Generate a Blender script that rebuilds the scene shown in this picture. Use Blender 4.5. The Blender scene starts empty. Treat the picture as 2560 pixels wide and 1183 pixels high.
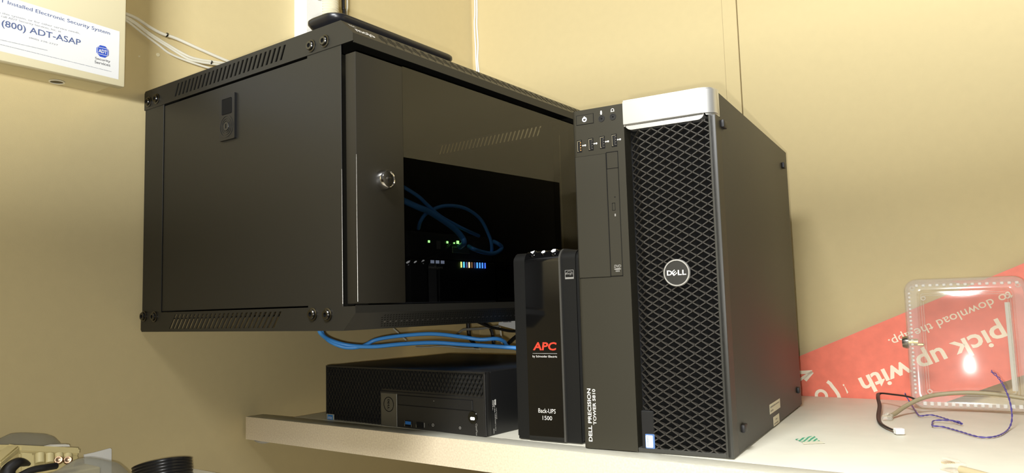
import bpy, bmesh, math, random
from mathutils import Vector, Matrix
random.seed(4)
V = Vector
SC = bpy.context.scene
COL = SC.collection

# ------------------------------------------------------------------ camera
IMW, IMH, FPX = 2560.0, 1183.0, 1862.225
CAM = V((1.12661, -0.6942, 0.1741)); YAW, PITCH, ROLL = 0.62713, 0.09196, -0.02908
_f = V((-math.sin(YAW) * math.cos(PITCH), math.cos(YAW) * math.cos(PITCH), math.sin(PITCH)))
_r = _f.cross(V((0, 0, 1))).normalized(); _u = _r.cross(_f)
CR = _r * math.cos(ROLL) + _u * math.sin(ROLL); CU = -_r * math.sin(ROLL) + _u * math.cos(ROLL)
cd = bpy.data.cameras.new('camera'); cam = bpy.data.objects.new('camera', cd); COL.objects.link(cam)
cam.matrix_world = Matrix((( CR.x, CU.x, -_f.x, CAM.x), (CR.y, CU.y, -_f.y, CAM.y), (CR.z, CU.z, -_f.z, CAM.z), (0, 0, 0, 1)))
cd.sensor_fit = 'HORIZONTAL'; cd.sensor_width = 36.0; cd.lens = FPX / IMW * 36.0; cd.clip_start = 0.01
SC.camera = cam

# ------------------------------------------------------------------ world, lights, exposure
w = bpy.data.worlds.new('world'); SC.world = w; w.use_nodes = True
w.node_tree.nodes['Background'].inputs[0].default_value = (1.0, 0.985, 0.95, 1)
w.node_tree.nodes['Background'].inputs[1].default_value = 0.08
SC.view_settings.view_transform = 'Standard'; SC.view_settings.look = 'None'
SC.view_settings.gamma = 1.0; SC.view_settings.exposure = 0.0; SC.view_settings.use_curve_mapping = False

def light(name, kind, loc, energy, color, target=None, **kw):
    l = bpy.data.lights.new(name, kind); l.energy = energy; l.color = color
    for k, v in kw.items(): setattr(l, k, v)
    o = bpy.data.objects.new(name, l); COL.objects.link(o); o.location = loc
    if target is not None: o.rotation_euler = (V(target) - V(loc)).to_track_quat('-Z', 'Y').to_euler()
    return o
LD = V((0.62, -0.785, 0)).normalized()
# the phone's own flash, a hand's breadth of millimetres from the lens
light('phone_flash', 'POINT', CAM - CR * 0.016 - CU * 0.012 + _f * 0.01, 16.0, (1.0, 0.99, 0.95), shadow_soft_size=0.004)
# wide low light across the room; an added blocker keeps it off the lower walls
light('far_light', 'AREA', V((0, -0.2, 0.19)) + LD * 4.5, 325.0, (0.97, 1.0, 1.03), target=(0.3, 0.1, 0.5), shape='RECTANGLE', size=1.5, size_y=0.30)
# ceiling fitting behind the photographer
light('fluorescent_ceiling', 'AREA', (1.0, -1.15, 1.35), 6.6, (1.0, 1.0, 1.0), target=(0.93, 0.02, -0.1), shape='RECTANGLE', size=0.5, size_y=0.3, spread=math.radians(60))

# ------------------------------------------------------------------ helpers
def at(px, py, axis, val):
    d = _f + CR * ((px - IMW / 2) / FPX) - CU * ((py - IMH / 2) / FPX)
    t = (val - CAM[axis]) / d[axis]
    return CAM + d * t

MATS = {}
def mat(name, col, rough=0.5, metal=0.0, spec=0.5, noise=0.0, nscale=300.0, bump=0.0, bscale=600.0, emit=None, estr=0.0, coat=0.0, mix2=None):
    if name in MATS: return MATS[name]
    m = bpy.data.materials.new(name); m.use_nodes = True; nt = m.node_tree; b = nt.nodes['Principled BSDF']
    b.inputs['Base Color'].default_value = (*col, 1); b.inputs['Roughness'].default_value = rough
    b.inputs['Metallic'].default_value = metal; b.inputs['Specular IOR Level'].default_value = spec
    b.inputs['Coat Weight'].default_value = coat
    tc = nt.nodes.new('ShaderNodeTexCoord')
    if noise > 0:
        n = nt.nodes.new('ShaderNodeTexNoise'); n.inputs['Scale'].default_value = nscale; n.inputs['Detail'].default_value = 4
        nt.links.new(tc.outputs['Object'], n.inputs['Vector'])
        r = nt.nodes.new('ShaderNodeValToRGB')
        c2 = mix2 if mix2 else tuple(max(0, c * (1 - noise)) for c in col)
        c1 = col if mix2 else tuple(min(1, c * (1 + noise)) for c in col)
        r.color_ramp.elements[0].position = 0.3; r.color_ramp.elements[1].position = 0.7
        r.color_ramp.elements[0].color = (*c2, 1); r.color_ramp.elements[1].color = (*c1, 1)
        nt.links.new(n.outputs['Fac'], r.inputs['Fac']); nt.links.new(r.outputs['Color'], b.inputs['Base Color'])
    if bump > 0:
        n = nt.nodes.new('ShaderNodeTexNoise'); n.inputs['Scale'].default_value = bscale; n.inputs['Detail'].default_value = 3
        nt.links.new(tc.outputs['Object'], n.inputs['Vector'])
        bp = nt.nodes.new('ShaderNodeBump'); bp.inputs['Strength'].default_value = bump; bp.inputs['Distance'].default_value = 0.001
        nt.links.new(n.outputs['Fac'], bp.inputs['Height']); nt.links.new(bp.outputs['Normal'], b.inputs['Normal'])
    if emit:
        b.inputs['Emission Color'].default_value = (*emit, 1); b.inputs['Emission Strength'].default_value = estr
    MATS[name] = m; return m
def glassy(name, tint, ior=1.45, rough=0.0, extra=0.0, diff=(1, 1, 1)):
    m = bpy.data.materials.new(name); m.use_nodes = True; nt = m.node_tree
    for n in list(nt.nodes): nt.nodes.remove(n)
    out = nt.nodes.new('ShaderNodeOutputMaterial'); tr = nt.nodes.new('ShaderNodeBsdfTransparent'); gl = nt.nodes.new('ShaderNodeBsdfGlossy')
    fr = nt.nodes.new('ShaderNodeFresnel'); mx = nt.nodes.new('ShaderNodeMixShader')
    tr.inputs[0].default_value = (*tint, 1); gl.inputs['Roughness'].default_value = rough; fr.inputs['IOR'].default_value = ior
    ge = nt.nodes.new('ShaderNodeNewGeometry'); sb = nt.nodes.new('ShaderNodeMath'); sb.operation = 'SUBTRACT'; sb.inputs[0].default_value = 1.0
    mu = nt.nodes.new('ShaderNodeMath'); mu.operation = 'MULTIPLY'; nt.links.new(ge.outputs['Backfacing'], sb.inputs[1])
    nt.links.new(fr.outputs[0], mu.inputs[0]); nt.links.new(sb.outputs[0], mu.inputs[1]); nt.links.new(mu.outputs[0], mx.inputs[0]); nt.links.new(tr.outputs[0], mx.inputs[1]); nt.links.new(gl.outputs[0], mx.inputs[2])
    last = mx
    if extra > 0:
        df = nt.nodes.new('ShaderNodeBsdfDiffuse'); df.inputs[0].default_value = (*diff, 1); m2 = nt.nodes.new('ShaderNodeMixShader'); m2.inputs[0].default_value = extra
        nt.links.new(mx.outputs[0], m2.inputs[1]); nt.links.new(df.outputs[0], m2.inputs[2]); last = m2
    nt.links.new(last.outputs[0], out.inputs[0]); MATS[name] = m; return m

class MB:
    def __init__(s): s.bm = bmesh.new(); s.mi = 0
    def _tag(s, n0):
        s.bm.faces.ensure_lookup_table()
        for f in s.bm.faces[n0:]: f.material_index = s.mi
    def box(s, x0, x1, y0, y1, z0, z1, bev=0.0, seg=2, M=None):
        n0 = len(s.bm.faces)
        mt = Matrix.Translation(((x0 + x1) / 2, (y0 + y1) / 2, (z0 + z1) / 2)) @ Matrix.Diagonal((abs(x1 - x0), abs(y1 - y0), abs(z1 - z0), 1))
        g = bmesh.ops.create_cube(s.bm, size=1, matrix=mt); vs = g['verts']
        if bev > 0:
            es = list({e for v in vs for e in v.link_edges})
            r = bmesh.ops.bevel(s.bm, geom=es, offset=bev, segments=seg, affect='EDGES', profile=0.5)
            vs = list({v for f in r['faces'] for v in f.verts} | {v for v in vs if v.is_valid})
        if M is not None: bmesh.ops.transform(s.bm, matrix=M, verts=[v for v in vs if v.is_valid])
        s._tag(n0); return s
    def poly(s, pts):
        n0 = len(s.bm.faces); s.bm.faces.new([s.bm.verts.new(V(p)) for p in pts]); s._tag(n0); return s
    def prism(s, pts, d):
        # closed polygon (3D points) extruded along vector d
        n0 = len(s.bm.faces); d = V(d)
        a = [s.bm.verts.new(V(p)) for p in pts]; b = [s.bm.verts.new(V(p) + d) for p in pts]; n = len(a)
        fs = [s.bm.faces.new(a[::-1]), s.bm.faces.new(b)]
        for i in range(n): fs.append(s.bm.faces.new((a[i], a[(i + 1) % n], b[(i + 1) % n], b[i])))
        bmesh.ops.recalc_face_normals(s.bm, faces=fs); s._tag(n0); return s
    def lathe(s, prof, o, ax, n=32):
        # prof: (radius, height) along axis ax from o
        n0 = len(s.bm.faces); ax = V(ax).normalized(); o = V(o)
        e1 = ax.orthogonal().normalized(); e2 = ax.cross(e1); rings = []
        for r, h in prof:
            if r < 1e-7: rings.append([s.bm.verts.new(o + ax * h)])
            else: rings.append([s.bm.verts.new(o + ax * h + (e1 * math.cos(2 * math.pi * i / n) + e2 * math.sin(2 * math.pi * i / n)) * r) for i in range(n)])
        fs = []
        for a, b in zip(rings, rings[1:]):
            for i in range(n):
                j = (i + 1) % n
                if len(a) == 1 and len(b) == 1: continue
                if len(a) == 1: fs.append(s.bm.faces.new((a[0], b[j], b[i])))
                elif len(b) == 1: fs.append(s.bm.faces.new((a[i], a[j], b[0])))
                else: fs.append(s.bm.faces.new((a[i], a[j], b[j], b[i])))
        bmesh.ops.recalc_face_normals(s.bm, faces=fs); s._tag(n0); return s
    def cyl(s, o, ax, r, h, n=32, bev=0.0):
        p = [(0, 0), (r, 0), (r, h - bev), (r - bev, h), (0, h)] if bev else [(0, 0), (r, 0), (r, h), (0, h)]
        return s.lathe(p, o, ax, n)
    def ring(s, o, ax, r0, r1, h, n=40):
        return s.lathe([(r0, 0), (r1, 0), (r1, h), (r0, h), (r0, 0)], o, ax, n)
    def tube(s, pts, r, n=10, sub=8, ry=None, up=None, smooth=True):
        n0 = len(s.bm.faces); P = [V(p) for p in pts]
        if smooth and len(P) > 2:
            Q = []
            for i in range(len(P) - 1):
                p0 = P[i - 1] if i else P[0] * 2 - P[1]; p1, p2 = P[i], P[i + 1]; p3 = P[i + 2] if i + 2 < len(P) else P[-1] * 2 - P[-2]
                for k in range(sub):
                    t = k / sub
                    Q.append(0.5 * ((2 * p1) + (p2 - p0) * t + (2 * p0 - 5 * p1 + 4 * p2 - p3) * t * t + (3 * p1 - p0 - 3 * p2 + p3) * t ** 3))
            P = Q + [P[-1]]
        ry = ry or r; rings = []; T = (P[1] - P[0]).normalized(); N = V(up) if up else T.orthogonal()
        for i, p in enumerate(P):
            T = (P[min(i + 1, len(P) - 1)] - P[max(i - 1, 0)]).normalized()
            if up: N = V(up)
            N = (N - T * N.dot(T)).normalized(); B = T.cross(N)
            rr = r(i / (len(P) - 1)) if callable(r) else r; r2 = rr if callable(ry) else ry
            rings.append([s.bm.verts.new(p + N * math.cos(2 * math.pi * k / n) * r2 + B * math.sin(2 * math.pi * k / n) * rr) for k in range(n)])
        fs = [s.bm.faces.new(rings[0][::-1]), s.bm.faces.new(rings[-1])]
        for a, b in zip(rings, rings[1:]):
            for k in range(n): fs.append(s.bm.faces.new((a[k], a[(k + 1) % n], b[(k + 1) % n], b[k])))
        bmesh.ops.recalc_face_normals(s.bm, faces=fs); s._tag(n0); return s
    def text(s, body, o, ex, ey, width=None, height=None, bold=0.0, shear=0.0, space=1.0, center=False, lift=0.0):
        # o = lower-left of the inked box; ex, ey unit vectors of the writing
        cu = bpy.data.curves.new('t', 'FONT'); cu.body = body; cu.offset = bold; cu.shear = shear; cu.space_character = space; cu.resolution_u = 3; cu.fill_mode = 'FRONT'
        ob = bpy.data.objects.new('t', cu); COL.objects.link(ob)
        me = bpy.data.meshes.new_from_object(ob.evaluated_get(bpy.context.evaluated_depsgraph_get()))
        bpy.data.objects.remove(ob); bpy.data.curves.remove(cu)
        xs = [v.co.x for v in me.vertices]; ys = [v.co.y for v in me.vertices]
        x0, x1, y0, y1 = min(xs), max(xs), min(ys), max(ys)
        if width and height: sx, sy = width / (x1 - x0), height / (y1 - y0)
        elif width: sx = sy = width / (x1 - x0)
        else: sx = sy = height / (y1 - y0)
        ex = V(ex).normalized(); ey = V(ey).normalized(); nn = ex.cross(ey); o = V(o) + nn * lift
        if center: o = o - ex * (x1 - x0) * sx / 2 - ey * (y1 - y0) * sy / 2
        n0 = len(s.bm.faces)
        vs = [s.bm.verts.new(o + ex * (v.co.x - x0) * sx + ey * (v.co.y - y0) * sy) for v in me.vertices]
        for p in me.polygons:
            try:
                f = s.bm.faces.new([vs[i] for i in p.vertices])
            except ValueError: continue
            f.normal_update()
            if f.normal.dot(nn) < 0: f.normal_flip()
        bpy.data.meshes.remove(me); s._tag(n0); return s
    def build(s, name, m, parent=None, origin=None, smooth=35):
        me = bpy.data.meshes.new(name)
        if origin is not None: bmesh.ops.translate(s.bm, vec=-V(origin), verts=s.bm.verts)
        s.bm.to_mesh(me); s.bm.free()
        for mm in (m if isinstance(m, (list, tuple)) else [m]): me.materials.append(mm)
        if smooth: me.shade_smooth(); me.set_sharp_from_angle(angle=math.radians(smooth))
        o = bpy.data.objects.new(name, me); COL.objects.link(o)
        if origin is not None: o.location = origin
        if parent is not None: o.parent = parent
        return o
def tag(o, label, cat, group=None):
    o['label'] = label; o['category'] = cat
    if group: o['group'] = group
    return o
def thing(name, label, cat, loc, rz=0.0, group=None):
    o = bpy.data.objects.new(name, None); COL.objects.link(o); o.location = loc; o.rotation_euler = (0, 0, rz); o.empty_display_size = 0.05
    return tag(o, label, cat, group)
def struct(o): o['kind'] = 'structure'; return o
def box(x0, x1, y0, y1, z0, z1, bev=0.0): return MB().box(x0, x1, y0, y1, z0, z1, bev)
def rrect(cx, cy, hx, hy, r, n=6):
    out = []
    for sx, sy, a0 in ((1, 1, 0), (-1, 1, 90), (-1, -1, 180), (1, -1, 270)):
        for k in range(n + 1):
            a = math.radians(a0 + 90 * k / n); out.append((cx + sx * (hx - r) + r * math.cos(a), cy + sy * (hy - r) + r * math.sin(a)))
    return out
def dashes(b, o, ex, ey, width, height, seed=1):
    # print too small to read: a broken row of short strokes
    rr = random.Random(seed); x = 0.0; ex, ey, o = V(ex), V(ey), V(o)
    while x < width:
        w_ = min(rr.uniform(0.6, 1.6) * height, width - x)
        b.poly([o + ex * x, o + ex * (x + w_), o + ex * (x + w_) + ey * height, o + ex * x + ey * height]); x += w_ + height * rr.choice((0.35, 0.35, 0.9))
X, Y, Z = V((1, 0, 0)), V((0, 1, 0)), V((0, 0, 1))

# ------------------------------------------------------------------ materials
wallm = mat('beige wall paint', (0.66, 0.54, 0.285), 0.62, spec=0.3, noise=0.012, nscale=60, bump=0.12, bscale=900)
dark = mat('near black', (0.006, 0.006, 0.006), 0.8, spec=0.2)
blockm = mat('dark blocker', (0.06, 0.05, 0.04), 0.8)
rackm = mat('black powder coat', (0.021, 0.020, 0.0165), 0.40, spec=0.35, bump=0.05, bscale=2500)
doorm = mat('black door paint', (0.020, 0.0175, 0.012), 0.5, spec=0.35, bump=0.05, bscale=2500)
towm = mat('warm black casing paint', (0.033, 0.029, 0.021), 0.5, spec=0.5, bump=0.05, bscale=2500)
bezm = mat('warm black bezel plastic', (0.041, 0.0375, 0.026), 0.5, spec=0.22, bump=0.04, bscale=3000)
blackp = mat('black plastic', (0.012, 0.012, 0.012), 0.45, spec=0.5, bump=0.03, bscale=2500)
glossb = mat('gloss black plastic', (0.004, 0.004, 0.004), 0.06, spec=0.6)
grim = mat('grille plastic', (0.045, 0.041, 0.034), 0.4, spec=0.5)
silver = mat('brushed silver', (0.66, 0.65, 0.61), 0.42, metal=0.8)
chrome = mat('chrome', (0.9, 0.88, 0.84), 0.10, metal=1.0)
steel = mat('dark steel', (0.10, 0.097, 0.09), 0.25, metal=1.0)
white = mat('white plastic', (0.86, 0.85, 0.80), 0.5)
inkw = mat('white ink', (0.85, 0.83, 0.76), 0.6)
inkg = mat('grey ink', (0.35, 0.34, 0.31), 0.6)
inkb = mat('blue ink', (0.10, 0.14, 0.30), 0.6)
inkk = mat('dark ink', (0.10, 0.10, 0.11), 0.6)
cream = mat('cream enamel', (0.80, 0.72, 0.47), 0.5, spec=0.4)
bluec = mat('blue cable jacket', (0.085, 0.40, 1.0), 0.35)
whitec = mat('white cable jacket', (0.80, 0.76, 0.62), 0.45)
rubber = mat('black rubber', (0.012, 0.011, 0.011), 0.5)
shelfm = mat('off white laminate', (0.71, 0.69, 0.575), 0.45, noise=0.03, nscale=25)
trimtop = mat('grey laminate', (0.54, 0.525, 0.43), 0.5, noise=0.05, nscale=120)
trimf = mat('speckled beige laminate', (0.96, 0.84, 0.62), 0.5, noise=0.1, nscale=420, mix2=(0.80, 0.67, 0.47))
labelm = mat('white label paper', (0.86, 0.86, 0.84), 0.5)
redm = mat('red printed board', (0.92, 0.22, 0.14), 0.42, noise=0.06, nscale=60)
boardm = mat('board edge', (0.62, 0.42, 0.28), 0.7)

# ------------------------------------------------------------------ setting
WY = 0.7168
struct(MB().box(-0.1, 0, -3.2, WY + 0.1, -1.3, 1.5).build('wall_left', wallm))
b = MB()
SEAM = 0.6635
b.box(0, SEAM - 0.0013, WY, WY + 0.06, -1.3, 1.5).box(SEAM + 0.0013, 4.2, WY, WY + 0.06, -1.3, 1.5)
b.mi = 1; b.box(0, 4.2, WY + 0.06, WY + 0.1, -1.3, 1.5)
struct(b.build('wall_back', [wallm, dark]))
b = MB(); b.box(0.634, 0.6346, WY - 0.0003, WY, -1.3, 1.5); struct(b.build('trim_1', mat('wall joint', (0.40, 0.31, 0.17), 0.8)))
struct(box(0, 4.2, -3.2, WY, -1.4, -1.3).build('floor', mat('floor tiles', (0.25, 0.22, 0.18), 0.6)))
# unseen blocker added behind the photographer to shade the lower walls
pc = V((0, -0.2, 0)) + LD * 2.3; pd = V((LD.y, -LD.x, 0))
M = Matrix((( pd.x, LD.x, 0, pc.x), (pd.y, LD.y, 0, pc.y), (0, 0, 1, 0), (0, 0, 0, 1)))
b = MB().prism([(-1.6, 0, -1.3), (1.6, 0, -1.3), (1.6, 0, 0.315 - 0.04 * 1.6), (-1.6, 0, 0.315 + 0.04 * 1.6)], (0, 0.05, 0)); bmesh.ops.transform(b.bm, matrix=M, verts=b.bm.verts)
struct(b.build('light_blocker', blockm))

# ------------------------------------------------------------------ shelf
SY = 0.0721
sh = thing('shelf', 'off-white wall shelf with a speckled beige front edge carrying the computers', 'shelf', (0.006, SY, 0))
box(0.085, 1.75, 0.034, 0.612, -0.028, 0.0, 0.0005).build('board', shelfm, sh)
box(0.0, 1.75, 0.0012, 0.0335, -0.0374, 0.0, 0.001).build('front_rail', trimtop, sh)
box(0.0, 1.75, 0.0, 0.0012, -0.0374, -0.0003).build('edge_band', trimf, sh)['label'] = 'speckled beige laminate edge band'
b = MB(); b.lathe([(0, -0.006), (0.006, -0.0055), (0.012, -0.003), (0.015, 0)], (0.033, 0.012, -0.0374), Z, 16)
for v in b.bm.verts: v.co.x = 0.033 + (v.co.x - 0.033) * 1.3
b.build('adhesive_blob', white, sh)

# ------------------------------------------------------------------ rack cabinet
RW, RD, RH = 0.590, 0.4784, 0.3711
RY, RZ = -0.10859, 0.15017
rk = thing('network_cabinet', 'black wall-mounted network cabinet with smoked glass door', 'cabinet', (0.0, RY, RZ))
X0 = 0.004
def slots(b, zlo, zhi, za, zb, xa, xb, y0, y1, pitch=0.0100, wid=0.0045, slant=0.0085, xmin=X0, xmax=None, chm=None):
    # side flange of a tray pierced by slanted slots; y0..y1 is the sheet thickness
    d = (0, y1 - y0, 0)
    P = lambda x, z: (x, y0, z)
    xe = xmax
    if chm == 'top':
        xc = xe - 0.0213 * (zb - (zhi - 0.0202)) / 0.0202
        b.prism([P(xmin, zb), P(xc, zb), P(xe - 0.0213, zhi), P(xmin + 0.003, zhi), P(xmin, zhi - 0.003)], d)
        b.prism([P(xmin, zlo), P(xe, zlo), P(xe, za), P(xmin, za)], d)
    else:
        b.prism([P(xmin, zb), P(xe, zb), P(xe, zhi), P(xmin, zhi)], d)
        b.prism([P(xmin, zlo + 0.003), P(xmin + 0.003, zlo), P(xe - 0.0213, zlo), P(xe - 0.0213 * (1 - (za - zlo) / 0.0202), za), P(xmin, za)], d)
    n = int((xb - xa) / pitch)
    # solid at both ends, bars in between
    b.prism([P(xmin, za), P(xa, za), P(xa + slant, zb), P(xmin, zb)], d)
    x = xa + wid
    for i in range(n):
        xx = xa + i * pitch + wid
        b.prism([P(xx, za), P(xx + pitch - wid, za), P(xx + pitch - wid + slant, zb), P(xx + slant, zb)], d)
    xx = xa + n * pitch
    if chm == 'top': b.prism([P(xx, za), P(xe, za), P(xe, zhi - 0.0202), P(xc, zb), P(xx + slant, zb)], d)
    else: b.prism([P(xx, za), P(xe - 0.0213 * (1 - (za - zlo) / 0.0202), za), P(xe, 0.0202), P(xe, zb), P(xx + slant, zb)], d)
# top tray
b = MB()
for y0 in (0.0, RW - 0.0015): slots(b, 0.3412, RH, 0.3470, 0.3655, 0.090, 0.352, y0, y0 + 0.0015, xmax=RD, chm='top')
b.box(X0, RD - 0.0213, 0.0015, RW - 0.0015, RH - 0.0015, RH)
b.prism([(RD, 0.0016, RH - 0.0202), (RD - 0.0213, 0.0016, RH), (RD - 0.0213, 0.0016, RH - 0.0015), (RD - 0.0015, 0.0016, RH - 0.0212)], (0, RW - 0.0032, 0))
b.box(RD - 0.0015, RD, 0.0016, RW - 0.0016, 0.3395, RH - 0.0202)
b.box(X0, X0 + 0.0015, 0.0015, RW - 0.0015, 0.3412, RH - 0.0015)
top = b.build('top_tray', rackm, rk)
# bottom tray
b = MB()
for y0 in (0.0, RW - 0.0015): slots(b, 0.0, 0.0282, 0.0042, 0.0245, 0.084, 0.342, y0, y0 + 0.0015, slant=0.0150, wid=0.0048, xmax=RD, chm='bottom')
b.box(X0, RD - 0.0213, 0.012, RW - 0.0015, 0.0178, 0.0192)
b.prism([(RD, 0.0016, 0.0202), (RD - 0.0213, 0.0016, 0.0), (RD - 0.0213, 0.0016, 0.0015), (RD - 0.0015, 0.0016, 0.0207)], (0, RW - 0.0032, 0))
b.box(RD - 0.0015, RD, 0.0016, RW - 0.0016, 0.0202, 0.0290)
b.box(RD - 0.030, RD - 0.0015, 0.0016, RW - 0.0016, 0.0267, 0.0281)
b.box(X0, RD - 0.03, 0.0015, 0.02, 0.0268, 0.0280)
bot = b.build('bottom_tray', rackm, rk)
# perforations of the sloped fronts
ex = Y; es = V((-0.0213, 0, 0.0202)).normalized(); ns = V((0.0202, 0, 0.0213)).normalized()
b = MB()
def oval(b, c, e1, e2, r1, r2, n=8):
    b.poly([c + e1 * r1 * math.cos(2 * math.pi * k / n) + e2 * r2 * math.sin(2 * math.pi * k / n) for k in range(n)])
for gi in range(34):
    gy = 0.060 + gi * 0.0152
    for i in range(5):
        for j in range(7):
            if abs(i - 2) + abs(j - 3) * 0.7 > 2.9: continue
            t = 0.0035 + j * 0.0036 + (0.0018 if i % 2 else 0); yy = gy + (i - 2) * 0.0027 + (j - 3) * 0.0006
            if t > 0.0275 or yy > RW - 0.02: continue
            oval(b, V((RD, yy, RH - 0.0202)) + es * t + ns * 0.00015, ex, es, 0.00085, 0.0013 if i != 2 else 0.0017)
b.build('vent_perforation', dark, rk)
es2 = V((0.0213, 0, 0.0202)).normalized(); ns2 = V((0.0202, 0, -0.0213)).normalized()
b = MB()
for i in range(105):
    for j in range(6):
        yy = 0.0480 + i * 0.0048 + (j % 2) * 0.0024; t = 0.005 + j * 0.0038
        if yy > RW - 0.02 or yy < 0.043 + 0.0022 * (5 - j): continue
        b.mi = 1 if (j == 2 and i % 2 == 0) else 0  # paler dots paint the lit wall seen through the holes
        oval(b, V((RD - 0.0213, yy, 0.0)) + es2 * t + ns2 * 0.00015, (ex + es2 * 0.35).normalized(), (es2 - ex * 0.35).normalized(), 0.0014, 0.0009)
b.build('vent_perforation', [dark, mat('wall light in holes', (0.25, 0.24, 0.22), 0.4, metal=0.6)], rk)
# lettering on the sloped top front
b = MB(); b.text('mojo', V((RD, 0.0125, RH - 0.0202)) + es * 0.0055, ex, es, width=0.031, height=0.0125, bold=0.02, lift=0.0003)
b.text('TEC', V((RD, 0.0075, RH - 0.0202)) + es * 0.0195, ex, es, width=0.011, height=0.0042, lift=0.0003)
b.build('lettering', inkw, rk)['label'] = 'white lettering on the sloped top front'
# posts
for y0, y1 in ((0.001, 0.0025), (RW - 0.0025, RW - 0.001)):
    for xa, xb in ((X0 + 0.003, 0.0590), (0.3935, 0.4560)):
        bb = MB().box(xa, xb, y0, y1, 0.0275, 0.3420, 0.0003, 1)
        ins = 0.03
        if y0 < 0.1: bb.box(0.4280 if xa > 0.3 else xa, 0.4295 if xa > 0.3 else xa + 0.0015, y1, y1 + ins, 0.0275, 0.3420)
        else: bb.box(xb - 0.0015 if xa > 0.3 else xa, xb if xa > 0.3 else xa + 0.0015, y0 - ins, y0, 0.0275, 0.3420)
        bb.build('corner_post', rackm, rk)
# side panels with latch
sp = MB().box(0.0596, 0.3929, 0.0022, 0.0034, 0.0300, 0.3390, 0.0004, 1).build('side_panel', rackm, rk)
MB().box(0.0596, 0.3929, RW - 0.0034, RW - 0.0022, 0.0270, 0.3420, 0.0004, 1).build('side_panel', rackm, rk)
b = MB(); c = V((0.2257, -0.0012, 0.2925))
b.prism([(x, 0.0022, z) for x, z in rrect(c.x, c.z, 0.0178, 0.0318, 0.0012)], (0, -0.0034, 0))
la = b.build('side_latch', blackp, sp)
b = MB().box(0.2145, 0.2368, -0.00145, -0.0010, 0.2945 + 0.002, 0.3185, 0.0008, 1); b.build('finger_recess', dark, sp)
b = MB()
for r in (0.0150, 0.0115, 0.0085): b.ring((0.2253, -0.0012, 0.2795), -Y, r - 0.0006, r, 0.0006)
b.cyl((0.2253, -0.0012, 0.2795), -Y, 0.0060, 0.0012, 24, 0.0003); b.build('lock_rings', mat('worn black plastic', (0.03, 0.029, 0.026), 0.35), sp)
b = MB().box(0.2243, 0.2263, -0.0027, -0.0023, 0.2765, 0.2825); b.build('keyhole', dark, sp)
# thin pale strips painting the highlights along the upright edges
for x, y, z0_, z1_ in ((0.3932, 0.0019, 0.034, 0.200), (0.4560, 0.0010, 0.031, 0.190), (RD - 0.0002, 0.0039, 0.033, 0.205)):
    b = MB(); b.tube([(x, y, z0_), (x, y, (z0_ + z1_) / 2), (x, y, z1_)], lambda t: 0.00034 * (1.0 - 0.6 * t), n=6, smooth=False); b.build('edge_highlight', mat('edge highlight', (0.75, 0.73, 0.68), 0.45, metal=0.3), rk)
# bolts
def bolt(x, z):
    b = MB(); b.mi = 0
    b.lathe([(0.0080, 0), (0.0080, 0.0010), (0.0062, 0.0016), (0.0060, 0.0034), (0.0052, 0.0042), (0.0028, 0.0042)], (x, -0.0001, z), -Y, 24)
    b.mi = 1; b.lathe([(0.0028, 0.0042), (0.0026, 0.0020), (0, 0.0020)], (x, -0.0001, z), -Y, 6)
    o = b.build('bolt', [steel, dark], rk)
    return o
for x, z in ((0.017, 0.3528), (0.0405, 0.3534), (0.4028, 0.3517), (0.4284, 0.3518), (0.0131, 0.0233), (0.0429, 0.0223), (0.4036, 0.0200), (0.4304, 0.0191)): bolt(x, z)
# door
DX0, DX1 = 0.4603, RD
b = MB(); b.box(DX0, DX1, 0.0038, 0.0822, 0.0306, 0.3292, 0.0012, 2)
dr = b.build('door_frame', doorm, rk)
b = MB(); b.box(DX0, DX1, RW - 0.0822, RW - 0.0038, 0.0306, 0.3292, 0.0012, 2); b.build('door_frame', doorm, rk)
smoke = glassy('smoked glass', (0.47, 0.47, 0.46), 1.62)
b = MB(); b.box(DX1 - 0.0045, DX1 - 0.0005, 0.0823, RW - 0.0823, 0.0309, 0.3300); gl = b.build('door_glass', smoke, rk); gl['label'] = 'smoked glass door pane'
b = MB(); b.lathe([(0.0125, 0), (0.0128, 0.002), (0.0122, 0.0075), (0.0105, 0.0105), (0.0098, 0.0105), (0.0094, 0.0090), (0.0, 0.0090)], (DX1, 0.0466, 0.1796), X, 36)
b.mi = 1; b.box(DX1 + 0.0091, DX1 + 0.0094, 0.0463, 0.0469, 0.1751, 0.1841)
b.mi = 0; b.box(DX1 + 0.0090, DX1 + 0.0106, 0.0435, 0.0515, 0.1790, 0.1815, 0.0004, 1)
b.build('door_lock', [chrome, dark], rk)['label'] = 'chrome door lock'
# inside of the cabinet
for y in (0.050, RW - 0.072):
    b = MB(); b.box(0.395, 0.4225, y, y + 0.0015, 0.029, 0.341); b.box(0.4210, 0.4225, y, y + 0.022, 0.029, 0.341); b.build('mounting_rail', rackm, rk)
box(X0, X0 + 0.0012, 0.002, RW - 0.002, 0.029, 0.341).build('back_panel', rackm, rk)

# ------------------------------------------------------------------ things inside the cabinet
def ata(px, py, xx): return at(px, py, 0, xx)
ledg = mat('green led', (0.1, 0.4, 0.1), 0.4, emit=(0.30, 1.0, 0.22), estr=9)
swm = mat('dark device casing', (0.02, 0.021, 0.024), 0.45)
lower = thing('network_switch', 'black switch inside the cabinet with a row of coloured port lights', 'network switch', (0.15, 0.055, RZ + 0.0285))
zb = RZ + 0.0285
MB().box(0, 0.26, 0, 0.192, 0.0, 0.2425 - zb, 0.002).build('casing', swm, lower)
cols = [((0.75, 1, 0.2), 9), ((0.1, 0.55, 1), 9), ((0.15, 0.2, 0.6), 2.5), ((1, 0.75, 0.45), 9), ((0.5, 0.25, 0.12), 2.0), ((0.12, 0.12, 0.4), 1.5), ((0.08, 0.35, 1), 8), ((0.08, 0.3, 1), 8), ((0.06, 0.25, 1), 8), ((0.05, 0.15, 1), 8)]
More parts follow.
